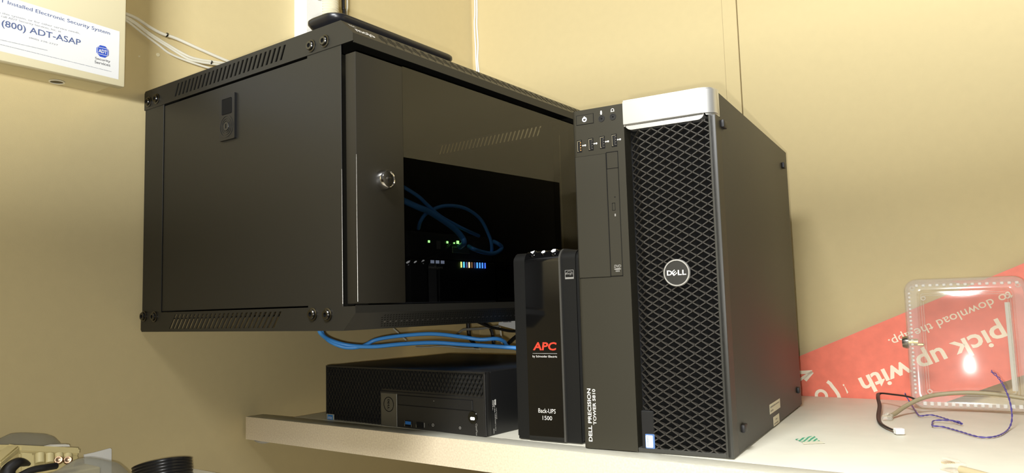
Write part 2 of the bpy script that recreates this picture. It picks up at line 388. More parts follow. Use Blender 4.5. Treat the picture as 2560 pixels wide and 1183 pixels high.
for i, (c, e) in enumerate(cols):
    px = 1153 + i * 6.6; p0 = ata(px, 641, 0.4115) - V((0.15, 0.055, zb)); p1 = ata(px + 1, 662, 0.4115) - V((0.15, 0.055, zb))
    p1.z = max(p1.z, 0.001)
    b = MB()
    zt = 0.2420 - zb - 0.0010
    dy = p0.y
    b.box(0.2602, 0.2610, dy, dy + 0.0019, zt - 0.0085, zt)
    b.build('port_light', mat('port light %d' % i, tuple(0.2 * k for k in c), 0.4, emit=c, estr=e), lower)
b = MB(); b.text('intelligent', V((0.2603, 0.036, 0.2335 - zb - 0.005)), Y, Z, width=0.030, height=0.0050)
b.build('lettering', inkw, lower)
MB().box(0.2601, 0.2606, 0.105, 0.118, 0.008, 0.022).build('port', dark, lower)
for k in range(3):
    MB().box(0.2601, 0.2609, 0.040 + k * 0.011, 0.047 + k * 0.011, 0.2400 - zb - 0.003, 0.2420 - zb - 0.0006).build('indicator_light', mat('dim white led', (0.3, 0.3, 0.35), 0.5, emit=(0.6, 0.7, 1), estr=0.8), lower)
upper = thing('router', 'flat black router with green lights on top of the switch in the cabinet', 'router', (0.16, 0.050, 0.2430))
MB().box(0, 0.25, 0, 0.190, 0, 0.0385, 0.003).build('casing', swm, upper)
for px, py, s in ((1072, 604, 0.0032), (1118, 606, 0.0032), (1135, 608, 0.0022), (1144, 606, 0.0045)):
    q = ata(px, py, 0.4102) - V((0.16, 0.050, 0.2430)); MB().box(0.2502, 0.2510, q.y - s * 0.6, q.y + s * 0.6, q.z - s * 0.5, q.z + s * 0.5, 0.0003, 1).build('status_light', ledg, upper)
b = MB()
q = ata(1092, 612, 0.4102) - V((0.16, 0.050, 0.2430))
for k in range(3): b.box(0.2501, 0.2505, q.y + k * 0.003, q.y + k * 0.003 + 0.0012, q.z - 0.006, q.z + 0.006)
b.build('printed_marks', inkg, upper)
q = ata(1130, 622, 0.4102) - V((0.16, 0.050, 0.2430))
MB().box(0.2496, 0.2512, q.y, q.y + 0.040, q.z - 0.006, q.z + 0.003, 0.0005, 1).build('port_block', mat('port metal', (0.20, 0.24, 0.16), 0.35, metal=0.7), upper)
def cable(name, pts, r, m, label, cat='cable', group=None, **kw):
    pts = [V(p) for p in pts]; o = MB().tube(pts, r, **kw).build(name, m, origin=pts[0], smooth=60); return tag(o, label, cat, group)
G = 'blue network cables inside the cabinet'
i0 = [ata(1040, 485, 0.44) + V((-0.02, -0.03, 0.02))]
cable('network_cable', i0 + [ata(*q, 0.440) for q in ((1040, 487), (1068, 512), (1100, 540), (1140, 563), (1170, 578))] + [ata(1197, 590, 0.425)], 0.0026, bluec, 'thin straight blue cable slanting down behind the cabinet glass, uppermost at the left', group=G)
cable('network_cable', [ata(1036, 512, 0.445) + V((-0.02, -0.03, 0.015))] + [ata(*q, 0.446) for q in ((1040, 516), (1070, 528), (1104, 549), (1138, 574), (1156, 595), (1160, 608))] + [ata(1150, 617, 0.413)], 0.0042, bluec, 'thick blue network cable bending down into the router beside the bright green light', group=G)
cable('network_cable', [ata(1046, 572, 0.418)] + [ata(*q, 0.430) for q in ((1052, 552), (1070, 531), (1110, 515), (1160, 520), (1200, 547), (1222, 588), (1229, 612))] + [ata(1229, 636, 0.424)], 0.0026, bluec, 'blue network cable arching in a wide half circle behind the cabinet glass', group=G)
cable('network_cable', [ata(1172, 616, 0.4135)] + [ata(*q, 0.434) for q in ((1182, 622), (1205, 630), (1232, 634), (1250, 626), (1254, 617), (1244, 609))] + [ata(1234, 604, 0.424)], 0.0031, bluec, 'blue network cable looping low at the right end of the router', group=G)
cable('power_cord', [ata(1124, 612, 0.413)] + [ata(*q, 0.430) for q in ((1112, 624), (1095, 638), (1070, 648))] + [ata(1036, 657, 0.42) ], 0.0016, rubber, 'thin black cord hanging in front of the router inside the cabinet', 'cord')

# ------------------------------------------------------------------ slim device on the cabinet
ztop = RZ + RH
b = MB(); rings = []
prof = [(0.000, 0.016), (0.004, 0.010), (0.009, 0.004), (0.0135, 0.0008), (0.0165, 0.0008), (0.0185, 0.003), (0.019, 0.008)]
for zz, ins in prof:
    rings.append([b.bm.verts.new(V((x, y, zz))) for x, y in rrect(0.0, 0.0, 0.032 - ins, 0.117 - ins, max(0.004, 0.020 - ins * 0.5))])
for a, c in zip(rings, rings[1:]):
    for k in range(len(a)): b.bm.faces.new((a[k], a[(k + 1) % len(a)], c[(k + 1) % len(a)], c[k]))
b.bm.faces.new(rings[0][::-1]); b.bm.faces.new(rings[-1])
dv = b.build('media_player', mat('satin black plastic', (0.010, 0.010, 0.012), 0.3, spec=0.6), smooth=50)
dv.location = (0.412, 0.010, ztop); tag(dv, 'slim black curved device lying on top of the wall cabinet', 'electronic device')

# ------------------------------------------------------------------ tower computer
TX, TY, TA, TW, TD, TH = 0.6533, 0.09355, 0.10654, 0.17827, 0.4521, 0.414
tw = thing('tower_computer', 'tall black tower computer with diamond mesh front and silver top handle', 'computer', (TX, TY, 0), TA)
SL = 0.0687
MB().box(0.0008, TW - 0.0002, 0.0225, TD, 0.002, TH - 0.001, 0.0008, 2).box(TW - 0.002, TW - 0.0002, 0.0035, 0.0235, 0.002, 0.3835).build('case', towm, tw)
b = MB().box(0.0008, 0.0012, 0.0, 0.0001, 0.01, 0.0101)
b = MB()
prof = [(0.0125, 0.0), (0.0125, 0.0)]
# left flat bezel panel with a rounded left edge
pts = [(0.0, 0.0223)]
for k in range(7):
    a = math.radians(180 + 90 * k / 6); pts.append((0.006 + 0.006 * math.cos(a), 0.0055 + 0.0055 * math.sin(a) ))
pts += [(SL, 0.0), (SL, 0.0223)]
b.prism([(x, y, 0.001) for x, y in pts], (0, 0, TH - 0.002))
pan = b.build('bezel_panel', bezm, tw)
# right edge strip, lower lip and back plate of the mesh bay
b = MB(); b.box(0.1700, TW - 0.0022, 0.0, 0.0222, 0.001, 0.3830, 0.0008, 2); b.box(0.1715, TW, 0.0, 0.0034, 0.001, 0.3830, 0.0010, 2); b.box(SL, 0.1715, 0.0008, 0.0222, 0.001, 0.0055, 0.0004, 1)
b.build('bezel_edge', mat('bezel edge plastic', (0.045, 0.044, 0.037), 0.45), tw)
MB().box(SL, 0.1700, 0.0212, 0.0222, 0.0055, 0.3860).build('mesh_backing', dark, tw)
# diamond mesh, bent back toward the left panel
b = MB(); GX0, GX1, GZ0, GZ1 = 0.0705, 0.1700, 0.0050, 0.3790; CWD, CHT = 0.0156, 0.0096; slope = CHT / CWD; XB = 0.0866
def gy(x): return 0.0012 if x >= XB else 0.0012 + (XB - x) * 1.05
def bar(x0, z0, x1, z1):
    d = V((x1 - x0, 0, z1 - z0)); 
    if d.length < 0.001: return
    t = V((-d.z, 0, d.x)).normalized() * 0.00062
    cs = [x0] + ([XB] if x0 < XB < x1 else []) + [x1]
    for xa, xb in zip(cs, cs[1:]):
        za = z0 + (xa - x0) / (x1 - x0) * (z1 - z0); zb_ = z0 + (xb - x0) / (x1 - x0) * (z1 - z0)
        A = V((xa, gy(xa), za)); B = V((xb, gy(xb), zb_)); dd = V((0, 0.0055, 0))
        A2, B2 = A.copy(), B.copy(); A2.y = min(A.y + 0.0055, 0.0210); B2.y = min(B.y + 0.0055, 0.0210)
        vs = [b.bm.verts.new(p) for p in (A - t, B - t, B + t, A + t, A2 - t * 1.5, B2 - t * 1.5, B2 + t * 1.5, A2 + t * 1.5)]
        for f in ((0, 1, 2, 3), (7, 6, 5, 4), (0, 4, 5, 1), (3, 2, 6, 7), (1, 5, 6, 2), (0, 3, 7, 4)): b.bm.faces.new([vs[i] for i in f])
for sgn in (1, -1):
    for k in range(-14, 62):
        zc = 0.0033 + k * CHT    # z at x = GX0
        xa, xb = GX0, GX1; za, zb_ = zc, zc + sgn * slope * (xb - xa)
        # clip in z
        def clip(xa, za, xb, zb_, lo, hi):
            if za == zb_: return None
            pts_ = []
            for (x, z) in ((xa, za), (xb, zb_)):
                zz = min(max(z, lo), hi); xx = xa + (zz - za) / (zb_ - za) * (xb - xa); pts_.append((xx, zz))
            if max(za, zb_) <= lo or min(za, zb_) >= hi: return None
            return pts_
        r = clip(xa, za, xb, zb_, GZ0, GZ1)
        if r: bar(r[0][0], r[0][1], r[1][0], r[1][1])
bmesh.ops.recalc_face_normals(b.bm, faces=b.bm.faces)
b.build('mesh_grille', grim, tw, smooth=0)
# silver handle bar
b = MB(); o2 = []
hz0, hz1 = 0.3840, 0.4160
pl_ = [(SL + 0.0003, 0.021), (SL + 0.0003, -0.0030)]
for k in range(11):
    a = math.radians(90 * k / 10); pl_.append((TW - 0.022 + 0.022 * math.sin(a), 0.011 - 0.014 * math.cos(a)))
pl_ += [(TW, 0.021)]
b.prism([(x, y, hz0) for x, y in pl_], (0, 0, hz1 - hz0))
es_ = [e for e in b.bm.edges if abs(e.verts[0].co.z - e.verts[1].co.z) < 1e-6 and max(v.co.y for v in e.verts) < 0.0209]
bmesh.ops.bevel(b.bm, geom=es_, offset=0.0022, segments=3, affect='EDGES')
b.build('handle_bar', silver, tw, smooth=50)['label'] = 'silver handle bar along the top'
b = MB(); b.prism([(x, 0.0105, z) for x, z in [(SL + 0.002, hz0)] + [(SL + 0.010 + 0.008 * math.cos(math.radians(180 + 90 * k / 5)), 0.3865 + 0.0075 * math.sin(math.radians(180 + 90 * k / 5)) ) for k in range(6)] + [(0.158 + 0.008 * math.cos(math.radians(270 + 90 * k / 5)), 0.3865 + 0.0075 * math.sin(math.radians(270 + 90 * k / 5))) for k in range(6)] + [(0.168, hz0)]], (0, -0.0115, 0))
b.build('handle_grip', silver, tw)
# front panel details
F = -0.00025
ip = lambda pts, y=F: [(x, y, z) for x, z in pts]
def outline(b, x0, x1, z0, z1, t, y0=0.0, h=0.0003, r=0.001):
    b.box(x0, x1, y0 - h, y0, z1 - t, z1); b.box(x0, x1, y0 - h, y0, z0, z0 + t); b.box(x0, x0 + t, y0 - h, y0, z0, z1); b.box(x1 - t, x1, y0 - h, y0, z0, z1)
b = MB(); b.box(0.0066, 0.0294, -0.0006, 0.0, 0.3948, 0.4066, 0.0004, 1); pb = b.build('power_button', bezm, tw)
b = MB(); outline(b, 0.0063, 0.0297, 0.3945, 0.4069, 0.0006, 0, 0.0004); b.build('button_gap', dark, pb)
b = MB(); b.ring((0.0176, -0.0006, 0.4006), -Y, 0.0018, 0.0030, 0.0003, 24); b.box(0.0171, 0.0181, -0.0010, -0.0006, 0.4012, 0.4043); b.build('power_symbol', mat('lit white', (0.9, 0.9, 0.95), 0.4, emit=(0.9, 0.93, 1), estr=1.6), pb)
for x, z in ((0.0400, 0.3985), (0.0549, 0.3986)):
    b = MB(); b.lathe([(0.0043, 0), (0.0041, 0.0006), (0.0030, 0.0006), (0.0026, 0.0001), (0.0014, 0.0001)], (x, 0, z), -Y, 24); b.mi = 1; b.cyl((x, 0, z), -Y, 0.0014, 0.00012, 16); b.build('audio_jack', [blackp, dark], tw)
b = MB()
b.prism(ip(rrect(0.0400, 0.4062, 0.0010, 0.0022, 0.0009)), (0, -0.0001, 0)); b.box(0.0386, 0.0414, F - 0.0001, F, 0.4050, 0.4056); b.box(0.0391, 0.0409, F - 0.0001, F, 0.4034, 0.4040); b.build('microphone_symbol', inkw, tw); b = MB()
b.lathe([(0.0014, 0), (0.0021, 0), (0.0021, 0.0001), (0.0014, 0.0001)], (0.0549, F, 0.4068), -Y, 20); b.box(0.0527, 0.0535, F - 0.0001, F, 0.4046, 0.4064); b.box(0.0563, 0.0571, F - 0.0001, F, 0.4046, 0.4064); b.build('headphone_symbol', inkw, tw)
for k, x in enumerate((0.0155, 0.0306, 0.0460, 0.0615)):
    b = MB()
    z = 0.3683 + k * 0.0004
    b.box(x - 0.0024, x + 0.0024, F - 0.0001, F, z - 0.0004, z + 0.0004); b.lathe([(0, 0), (0.0012, 0), (0, 0.0001)], (x + 0.0016, F, z), -Y, 12); b.poly([(x - 0.0028, F, z), (x - 0.001, F, z - 0.0012), (x - 0.001, F, z + 0.0012)]); b.build('port_symbol', inkw, tw)
for k, (x0, x1) in enumerate(((0.0060, 0.0125), (0.0214, 0.0281), (0.0366, 0.0434), (0.0520, 0.0590))):
    z0 = 0.3603 + k * 0.0004; z1 = z0 + 0.0155
    b = MB(); b.box(x0, x1, -0.0003, 0, z0, z1); us = b.build('usb_port', dark, tw)
    b = MB(); b.box(x0 + 0.0007, x0 + 0.0014, -0.0007, -0.0003, z0 + 0.0012, z1 - 0.0012); b.box(x0 + 0.0007, x1 - 0.001, -0.0007, -0.0003, z1 - 0.0018, z1 - 0.0011); b.box(x0 + 0.0014, x0 + 0.0024, -0.0007, -0.0003, z0 + 0.0010, z0 + 0.0017)
    b.build('shell', mat('usb shell steel', (0.45, 0.44, 0.41), 0.3, metal=1.0), us)
    b = MB(); b.box(x0 + 0.0029, x1 - 0.0021, -0.0006, -0.0003, z0 + 0.0015, z1 - 0.0024); b.build('tongue', blackp, us)
    b = MB()
    for q in range(4): b.box(x1 - 0.0019, x1 - 0.0009, -0.0006, -0.0003, z0 + 0.0018 + q * 0.0031, z0 + 0.0033 + q * 0.0031)
    b.build('contacts', mat('orange contact', (0.75, 0.38, 0.12), 0.4) if k == 0 else mat('dull contact', (0.10, 0.09, 0.08), 0.4), us)
b = MB(); b.box(0.0031, 0.0438, -0.0010, 0, 0.2046, 0.3546, 0.0005, 1); bay = b.build('drive_bay_cover', bezm, tw)
b = MB(); outline(b, 0.0028, 0.0441, 0.2043, 0.3549, 0.0007, 0, 0.0004); b.build('cover_gap', dark, bay)
b = MB(); b.box(0.0446, 0.0592, -0.0010, 0, 0.2053, 0.3350, 0.0005, 1); odd = b.build('optical_drive', bezm, tw)
b = MB(); outline(b, 0.0441, 0.0596, 0.2047, 0.3355, 0.0007, 0, 0.0004); outline(b, 0.0441, 0.0596, 0.3350, 0.3560, 0.0007, 0, 0.0004); b.build('drive_gap', dark, odd)
b = MB(); outline(b, 0.0497, 0.0537, 0.2840, 0.2932, 0.0004, -0.0010, 0.0003); b.cyl((0.0537, -0.001, 0.3001), -Y, 0.0007, 0.0002, 12); b.build('eject_button', dark, odd)
MB().box(0.0525, 0.0540, -0.0013, -0.0010, 0.2768, 0.2798).build('drive_light', inkg, odd)
b = MB(); b.text('DVD', (0.0490, -0.0013, 0.2150), X, Z, width=0.0088, height=0.0035, bold=0.01, shear=0.25); b.build('drive_lettering', inkg, odd); b = MB(); b.poly([(0.0534 + 0.0045 * math.cos(k * math.pi / 10), -0.0012, 0.2134 + 0.0008 * math.sin(k * math.pi / 10)) for k in range(20)])
for k in range(3): b.box(0.0510 + k * 0.0018, 0.0521 + k * 0.0018, -0.0013, -0.0011, 0.2102, 0.2117)
b.build('drive_marking', inkg, odd)
b = MB()
b.text('DELL PRECISION', (0.0118, -0.0003, 0.0090), Z, -X, width=0.0625, height=0.0048, bold=0.022)
b.text('TOWER 5810', (0.0178, -0.0003, 0.0290), Z, -X, width=0.0420, height=0.0040, bold=0.018)
b.build('model_lettering', inkw, tw)
# round badge
b = MB(); b.lathe([(0.0158, 0.0), (0.0158, 0.0022), (0.0150, 0.0032), (0.0139, 0.0032), (0.0137, 0.0024)], (0.1250, 0.0012, 0.2055), -Y, 48); b.mi = 1; b.lathe([(0.0137, 0.0024), (0, 0.0026)], (0.1250, 0.0012, 0.2055), -Y, 48)
bd = b.build('round_badge', [silver, mat('badge face', (0.03, 0.029, 0.025), 0.4)], tw); bd['label'] = 'round badge with a silver rim'
b = MB(); L = -0.0016
def dellword(b, c, ex_, ey_, wd, ht):
    ex_ = V(ex_); ey_ = V(ey_); nn = ex_.cross(ey_); c = V(c)
    b.text('D', c - ex_ * wd * 0.5 - ey_ * ht * 0.5, ex_, ey_, width=wd * 0.27, height=ht, bold=0.03)
    a = math.radians(38); e1 = ex_ * math.cos(a) + ey_ * math.sin(a); e2 = -ex_ * math.sin(a) + ey_ * math.cos(a)
    b.text('E', c - ex_ * wd * 0.12 , e1, e2, width=wd * 0.24, height=ht * 0.92, bold=0.02, center=True)
    b.text('L', c + ex_ * wd * 0.07 - ey_ * ht * 0.5, ex_, ey_, width=wd * 0.20, height=ht, bold=0.03)
    b.text('L', c + ex_ * wd * 0.30 - ey_ * ht * 0.5, ex_, ey_, width=wd * 0.20, height=ht, bold=0.03)
dellword(b, (0.1250, L, 0.2057), X, Z, 0.0225, 0.0058)
b.build('badge_letters', inkw, bd)
# sliding tab and processor sticker at the foot of the mesh
b = MB(); b.box(0.0735, 0.0890, 0.0010, 0.0110, 0.0025, 0.0480, 0.0010, 1); tb = b.build('label_tab', blackp, tw)
b = MB(); b.prism([(x, 0.0008, z) for x, z in rrect(0.0835, 0.0137, 0.0056, 0.0082, 0.0012)], (0, 0.0006, 0)); stk = b.build('sticker', mat('sticker blue', (0.10, 0.20, 0.45), 0.35), tb)
b = MB(); b.prism([(x, 0.0005, z) for x, z in rrect(0.0828, 0.0135, 0.0043, 0.0070, 0.0012)], (0, 0.0003, 0)); b.build('sticker_face', mat('sticker pale', (0.62, 0.70, 0.76), 0.35), stk)
b = MB(); b.text('(intel)', (0.0822, 0.0003, 0.0080), Z, -X, width=0.0110, height=0.0026); b.build('sticker_text', mat('grey blue ink', (0.25, 0.30, 0.36), 0.5), stk)
# side feet and labels
for y, z in ((0.030, 0.3765), (0.0470, 0.0270), (0.4110, 0.3850), (0.4180, 0.0285)):
    MB().box(TW - 0.0005, TW + 0.0042, y - 0.008, y + 0.008, z - 0.0045, z + 0.0045, 0.0015, 2).build('side_foot', rubber, tw)
b = MB()
lb = [((1923, 1011), (1949, 998), (1951, 1020), (1925, 1035)), ((1932, 1045), (1947, 1033), (1949, 1055), (1935, 1067))]
c_, s_ = math.cos(TA), math.sin(TA); exT = V((c_, s_, 0)); eyT = V((-s_, c_, 0)); OT = V((TX, TY, 0))
def t_side(px, py):
    d = _f + CR * ((px - IMW / 2) / FPX) - CU * ((py - IMH / 2) / FPX); P0 = OT + exT * TW
    t = (P0 - CAM).dot(exT) / d.dot(exT); P = CAM + d * t - OT; return V((P.dot(exT), P.dot(eyT), P.z))
for q in lb:
    Q = [t_side(*a) for a in q]; y0 = (Q[0].y + Q[3].y) / 2; y1 = (Q[1].y + Q[2].y) / 2; z1 = (Q[0].z + Q[1].z) / 2; z0 = (Q[2].z + Q[3].z) / 2
    b = MB(); b.box(TW, TW + 0.0002, y0, y1, z0, z1); l_ = b.build('side_label', mat('aged label', (0.70, 0.66, 0.50), 0.6), tw)
    b = MB(); h = z1 - z0
    if y1 - y0 > 0.045: dashes(b, (TW + 0.0003, y0 + 0.004, z0 + h * 0.60), Y, Z, (y1 - y0) * 0.84, h * 0.16); dashes(b, (TW + 0.0003, y0 + 0.004, z0 + h * 0.2), Y, Z, (y1 - y0) * 0.26, h * 0.16)
    else: dashes(b, (TW + 0.0003, y0 + (y1 - y0) * 0.35, z0 + h * 0.55), Y, Z, (y1 - y0) * 0.3, h * 0.14); dashes(b, (TW + 0.0003, y0 + 0.004, z0 + h * 0.15), Y, Z, (y1 - y0) * 0.7, h * 0.14)
    b.build('label_print', mat('faded print', (0.30, 0.28, 0.22), 0.7), l_)

# ------------------------------------------------------------------ battery backup unit
UX, UY, UA, UW_, UH, UD = 0.5440, 0.1085, 0.050, 0.0979, 0.2425, 0.175
up = thing('battery_backup', 'slim black battery backup with a glossy front band and three lit buttons', 'battery backup', (UX, UY, 0), UA)
upl = mat('textured dark grey plastic', (0.011, 0.011, 0.010), 0.5, spec=0.2, bump=0.12, bscale=1800)
def upiece(x0, x1, yf, r, m, name, zt=UH, bev=0.0):
    b = MB(); pts = [(yf, 0.0015)]
    for k in range(9):
        a = math.radians(180 - 90 * k / 8); pts.append((yf + r + r * math.cos(a), zt - r + r * math.sin(a)))
    pts += [(UD, zt), (UD, 0.0015)]
    b.prism([(x0, y, z) for y, z in pts], (x1 - x0, 0, 0))
    if bev:
        es_ = [e for e in b.bm.edges if abs(e.verts[0].co.x - e.verts[1].co.x) < 1e-6 and (abs(e.verts[0].co.x - x0) < 1e-6 if bev < 0 else abs(e.verts[0].co.x - x1) < 1e-6)]
        bmesh.ops.bevel(b.bm, geom=es_, offset=abs(bev), segments=3, affect='EDGES')
    return b.build(name, m, up)
upiece(0.0, 0.0205, 0.0, 0.012, upl, 'side_shell', bev=-0.003); upiece(0.0738, UW_, 0.0, 0.012, upl, 'side_shell', bev=0.003)
band = upiece(0.0206, 0.0737, -0.0025, 0.016, glossb, 'front_band', zt=UH + 0.002)
b = MB(); b.ring((0.0738, 0, 0), X, 0, 0, 0) if False else None
# raised rib beside the band
b = MB(); pts = [(-0.0032, 0.002)] + [(-0.0032 + 0.016 + 0.016 * math.cos(math.radians(180 - 90 * k / 8)), UH + 0.0024 - 0.016 + 0.016 * math.sin(math.radians(180 - 90 * k / 8))) for k in range(9)] + [(0.05, UH + 0.0024), (0.05, UH - 0.002), (0.02, UH - 0.002), (0.004, UH - 0.03), (0.004, 0.002)]
b.prism([(0.0722, y, z) for y, z in pts], (0.0026, 0, 0)); b.build('edge_rib', mat('satin dark grey', (0.07, 0.068, 0.06), 0.3), up)
for x, r, sym in ((0.0315, 0.0058, 'p'), (0.0478, 0.0044, 'd'), (0.0632, 0.0060, 'm')):
    a = math.radians(48); n = V((0, -math.cos(a), math.sin(a)))
    c = V((x, -0.0025 + 0.016 - 0.016 * math.cos(a), UH + 0.002 - 0.016 + 0.016 * math.sin(a)))
    b = MB(); b.lathe([(r, -0.001), (r, 0.0010), (r * 0.8, 0.0018), (0, 0.0022)], c, n, 24); bt = b.build('button', glossb, up)
    b = MB(); rr = r * 0.62
    if sym == 'p': b.lathe([(0, 0.0025), (rr, 0.0023)], c + V((0, 0, 0.0006)), n, 3)
    elif sym == 'd': b.lathe([(0, 0.0025), (rr, 0.0022)], c, n, 16)
    else: b.lathe([(0, 0.0025), (rr, 0.0023)], c + V((0, 0, 0.0006)), n, 5)
    b.build('button_light', mat('lit button', (0.9, 0.9, 0.9), 0.4, emit=(1, 1, 1), estr=1.4), bt)
yf = -0.0028
redi = mat('red print', (0.75, 0.06, 0.03), 0.5, emit=None)
b = MB(); b.text('APC', (0.0298, yf, 0.1152), X, Z, width=0.0355, height=0.0105, bold=0.03, shear=0.12); b.build('red_lettering', redi, band)['label'] = 'red lettering'
b = MB(); b.text('by Schneider Electric', (0.0290, yf, 0.1055), X, Z, width=0.0365, height=0.0034, bold=0.004); b.box(0.0293, 0.0655, yf - 0.0001, yf, 0.1112, 0.1115); b.build('maker_lettering', inkw, band)
b = MB()
b.text('Back-UPS', (0.0352, yf, 0.0362), X, Z, width=0.0255, height=0.0056); b.text('1500', (0.0412, yf, 0.0275), X, Z, width=0.0140, height=0.0052)
b.build('white_lettering', inkw, band)
b = MB(); outline(b, 0.0797, 0.0922, 0.2050, 0.2165, 0.0005, 0, 0.0003); b.box(0.0800, 0.0920, -0.0003, 0, 0.2052, 0.2073)
b.text('energy', (0.0806, -0.0003, 0.2098), X, Z, width=0.0092, height=0.0030, shear=0.2)
for k in range(12):
    a0 = math.radians(20 + k * 12); b.box(0.0860 + 0.0052 * math.cos(a0) - 0.0005, 0.0860 + 0.0052 * math.cos(a0) + 0.0005, -0.0003, 0, 0.2090 + 0.0060 * math.sin(a0) - 0.0002, 0.2090 + 0.0060 * math.sin(a0) + 0.0002)
b.build('efficiency_mark', inkg, up)

# ------------------------------------------------------------------ small desktop computer lying flat
OX, OY, OA, OW, OH, OD = 0.16156, 0.1129, -0.03998, 0.33845, 0.0862, 0.291
op = thing('desktop_computer', 'small black desktop computer lying flat under the cabinet', 'computer', (OX, OY, 0), OA)
opm = mat('matt black casing', (0.010, 0.010, 0.010), 0.42, spec=0.5, bump=0.03, bscale=2500)
MB().box(0.0006, OW - 0.0006, 0.0125, OD, 0.001, OH - 0.0006, 0.0014, 2).build('case', opm, op)
b = MB(); b.box(0, OW, 0.0030, 0.0124, 0.0004, OH, 0.002, 2); b.box(0.130, OW - 0.0035, 0.0002, 0.0032, 0.0004, 0.0515, 0.0005, 1); b.box(0.0002, OW, 0.0002, 0.0032, OH - 0.0028, OH - 0.0006); b.box(0.0002, 0.0022, 0.0002, 0.0032, 0.0004, OH - 0.0028); b.box(OW - 0.0042, OW - 0.0004, 0.0002, 0.0032, 0.001, OH - 0.002, 0.0004, 1)
b.build('front_bezel', mat('black bezel', (0.016, 0.0155, 0.0145), 0.4), op)
b = MB(); cw, chh = 0.0072, 0.0120
def inreg(x, z): return 0.003 < x < 0.3338 and (0.054 < z < 0.0832 or (x < 0.1290 and 0.001 < z < 0.0832))
def seg_bar(p, q):
    d = V((q[0] - p[0], 0, q[1] - p[1]))
    if d.length < 0.0012: return
    t = V((-d.z, 0, d.x)).normalized() * 0.00036
    A, B = V((p[0], 0.0004, p[1])), V((q[0], 0.0004, q[1])); dd = V((0, 0.0027, 0))
    vs = [b.bm.verts.new(k) for k in (A - t, B - t, B + t, A + t, A - t * 2.2 + dd, B - t * 2.2 + dd, B + t * 2.2 + dd, A + t * 2.2 + dd)]
    for f in ((0, 1, 2, 3), (0, 4, 5, 1), (3, 2, 6, 7), (1, 5, 6, 2), (0, 3, 7, 4)): b.bm.faces.new([vs[i] for i in f])
for sg in (1, -1):
    for k in range(-16, 66):
        run = None
        for q in range(0, 91):
            z = 0.0832 * q / 90 + 0.0001; x = k * cw + sg * z * cw / chh + 0.002
            if inreg(x, z): run = (run[0], (x, z)) if run else ((x, z), (x, z))
            else:
                if run: seg_bar(*run)
                run = None
        if run: seg_bar(*run)
bmesh.ops.recalc_face_normals(b.bm, faces=b.bm.faces)
b.build('diamond_grille', mat('black grille', (0.013, 0.013, 0.012), 0.38), op, smooth=0)
b = MB(); b.box(0.1322, 0.1668, -0.0006, 0.0003, 0.0008, 0.0490, 0.0004, 1); sv = b.build('logo_strip', mat('gunmetal strip', (0.16, 0.155, 0.13), 0.4, metal=0.6), op); sv['label'] = 'grey metal strip with a round logo'
b = MB(); b.ring((0.1494, -0.0005, 0.0325), -Y, 0.0100, 0.0110, 0.0004); dellword(b, (0.1494, -0.0009, 0.0325), -Z, X, 0.0145, 0.0040); b.build('logo', dark, sv)
b = MB(); b.box(0.1700, 0.3150, -0.0004, 0.0003, 0.0335, 0.0470, 0.0004, 1); sl_ = b.build('optical_drive', blackp, op)
b = MB(); outline(b, 0.1690, 0.3160, 0.0325, 0.0478, 0.0009, 0.0002, 0.0003); b.build('drive_gap', dark, sl_)
b = MB(); b.cyl((0.243, -0.0004, 0.0425), -Y, 0.0006, 0.0003, 10); b.build('drive_light', inkg, sl_)
b = MB(); b.box(0.1828, 0.1978, -0.0006, 0.0003, 0.0030, 0.0115); u1 = b.build('usb_port', dark, op)
MB().box(0.1845, 0.1960, -0.0009, -0.0006, 0.0060, 0.0105).build('tongue', mat('usb blue', (0.02, 0.16, 0.50), 0.4), u1)
b = MB(); b.box(0.1826, 0.1838, -0.0009, -0.0006, 0.003, 0.0115); b.box(0.1966, 0.1976, -0.0009, -0.0006, 0.003, 0.0115); b.build('shell', chrome, u1)
b = MB(); b.box(0.2065, 0.2205, -0.0006, 0.0003, 0.0030, 0.0110); u2 = b.build('usb_port', dark, op)
b = MB(); b.box(0.2065, 0.2075, -0.0009, -0.0006, 0.0030, 0.0110); b.build('shell', chrome, u2)
b = MB(); b.box(0.2225, 0.2232, -0.0003, 0.0002, 0.004, 0.0105); b.build('port_symbol', inkg, op)
for q_, r_ in ((0.2400, 0.0020), (0.2915, 0.0018)):
    b = MB(); b.ring((q_, 0.0002, 0.0088), -Y, r_ - 0.0006, r_, 0.0004, 16); b.build('port_symbol', inkg, op)
b = MB(); b.ring((0.2325, 0.0002, 0.0085), -Y, 0.0018, 0.0030, 0.0006, 20); b.build('audio_jack', blackp, op)
b = MB(); b.cyl((0.3155, 0.0002, 0.0245), -Y, 0.0085, 0.0010, 32, 0.0004); pb2 = b.build('power_button', glossb, op)
b = MB(); b.prism([(x, -0.0010, z) for x, z in rrect(0.3157, 0.0232, 0.0036, 0.0019, 0.0012)], (0, -0.0004, 0)); b.build('power_light', mat('lit white bar', (1, 1, 1), 0.4, emit=(1, 1, 1), estr=3), pb2)
b = MB(); b.text('OptiPlex', (0.3195, -0.0002, 0.0168), -Z, X, width=0.0160, height=0.0038); b.build('model_lettering', inkg, op)
b = MB(); b.box(0.0020, 0.0205, -0.0004, 0.0003, 0.0004, 0.0090); st = b.build('sticker', mat('sticker rim', (0.45, 0.45, 0.38), 0.4), op)
b = MB(); b.box(0.0045, 0.0180, -0.0006, -0.0004, 0.0004, 0.0080); b.build('sticker_face', mat('sticker sky blue', (0.03, 0.22, 0.58), 0.4), st)
b = MB(); b.text('inte', (0.0065, -0.0008, 0.0014), X, Z, width=0.0095, height=0.0048); b.build('sticker_text', inkw, st)
b = MB()
sx = OW - 0.0004
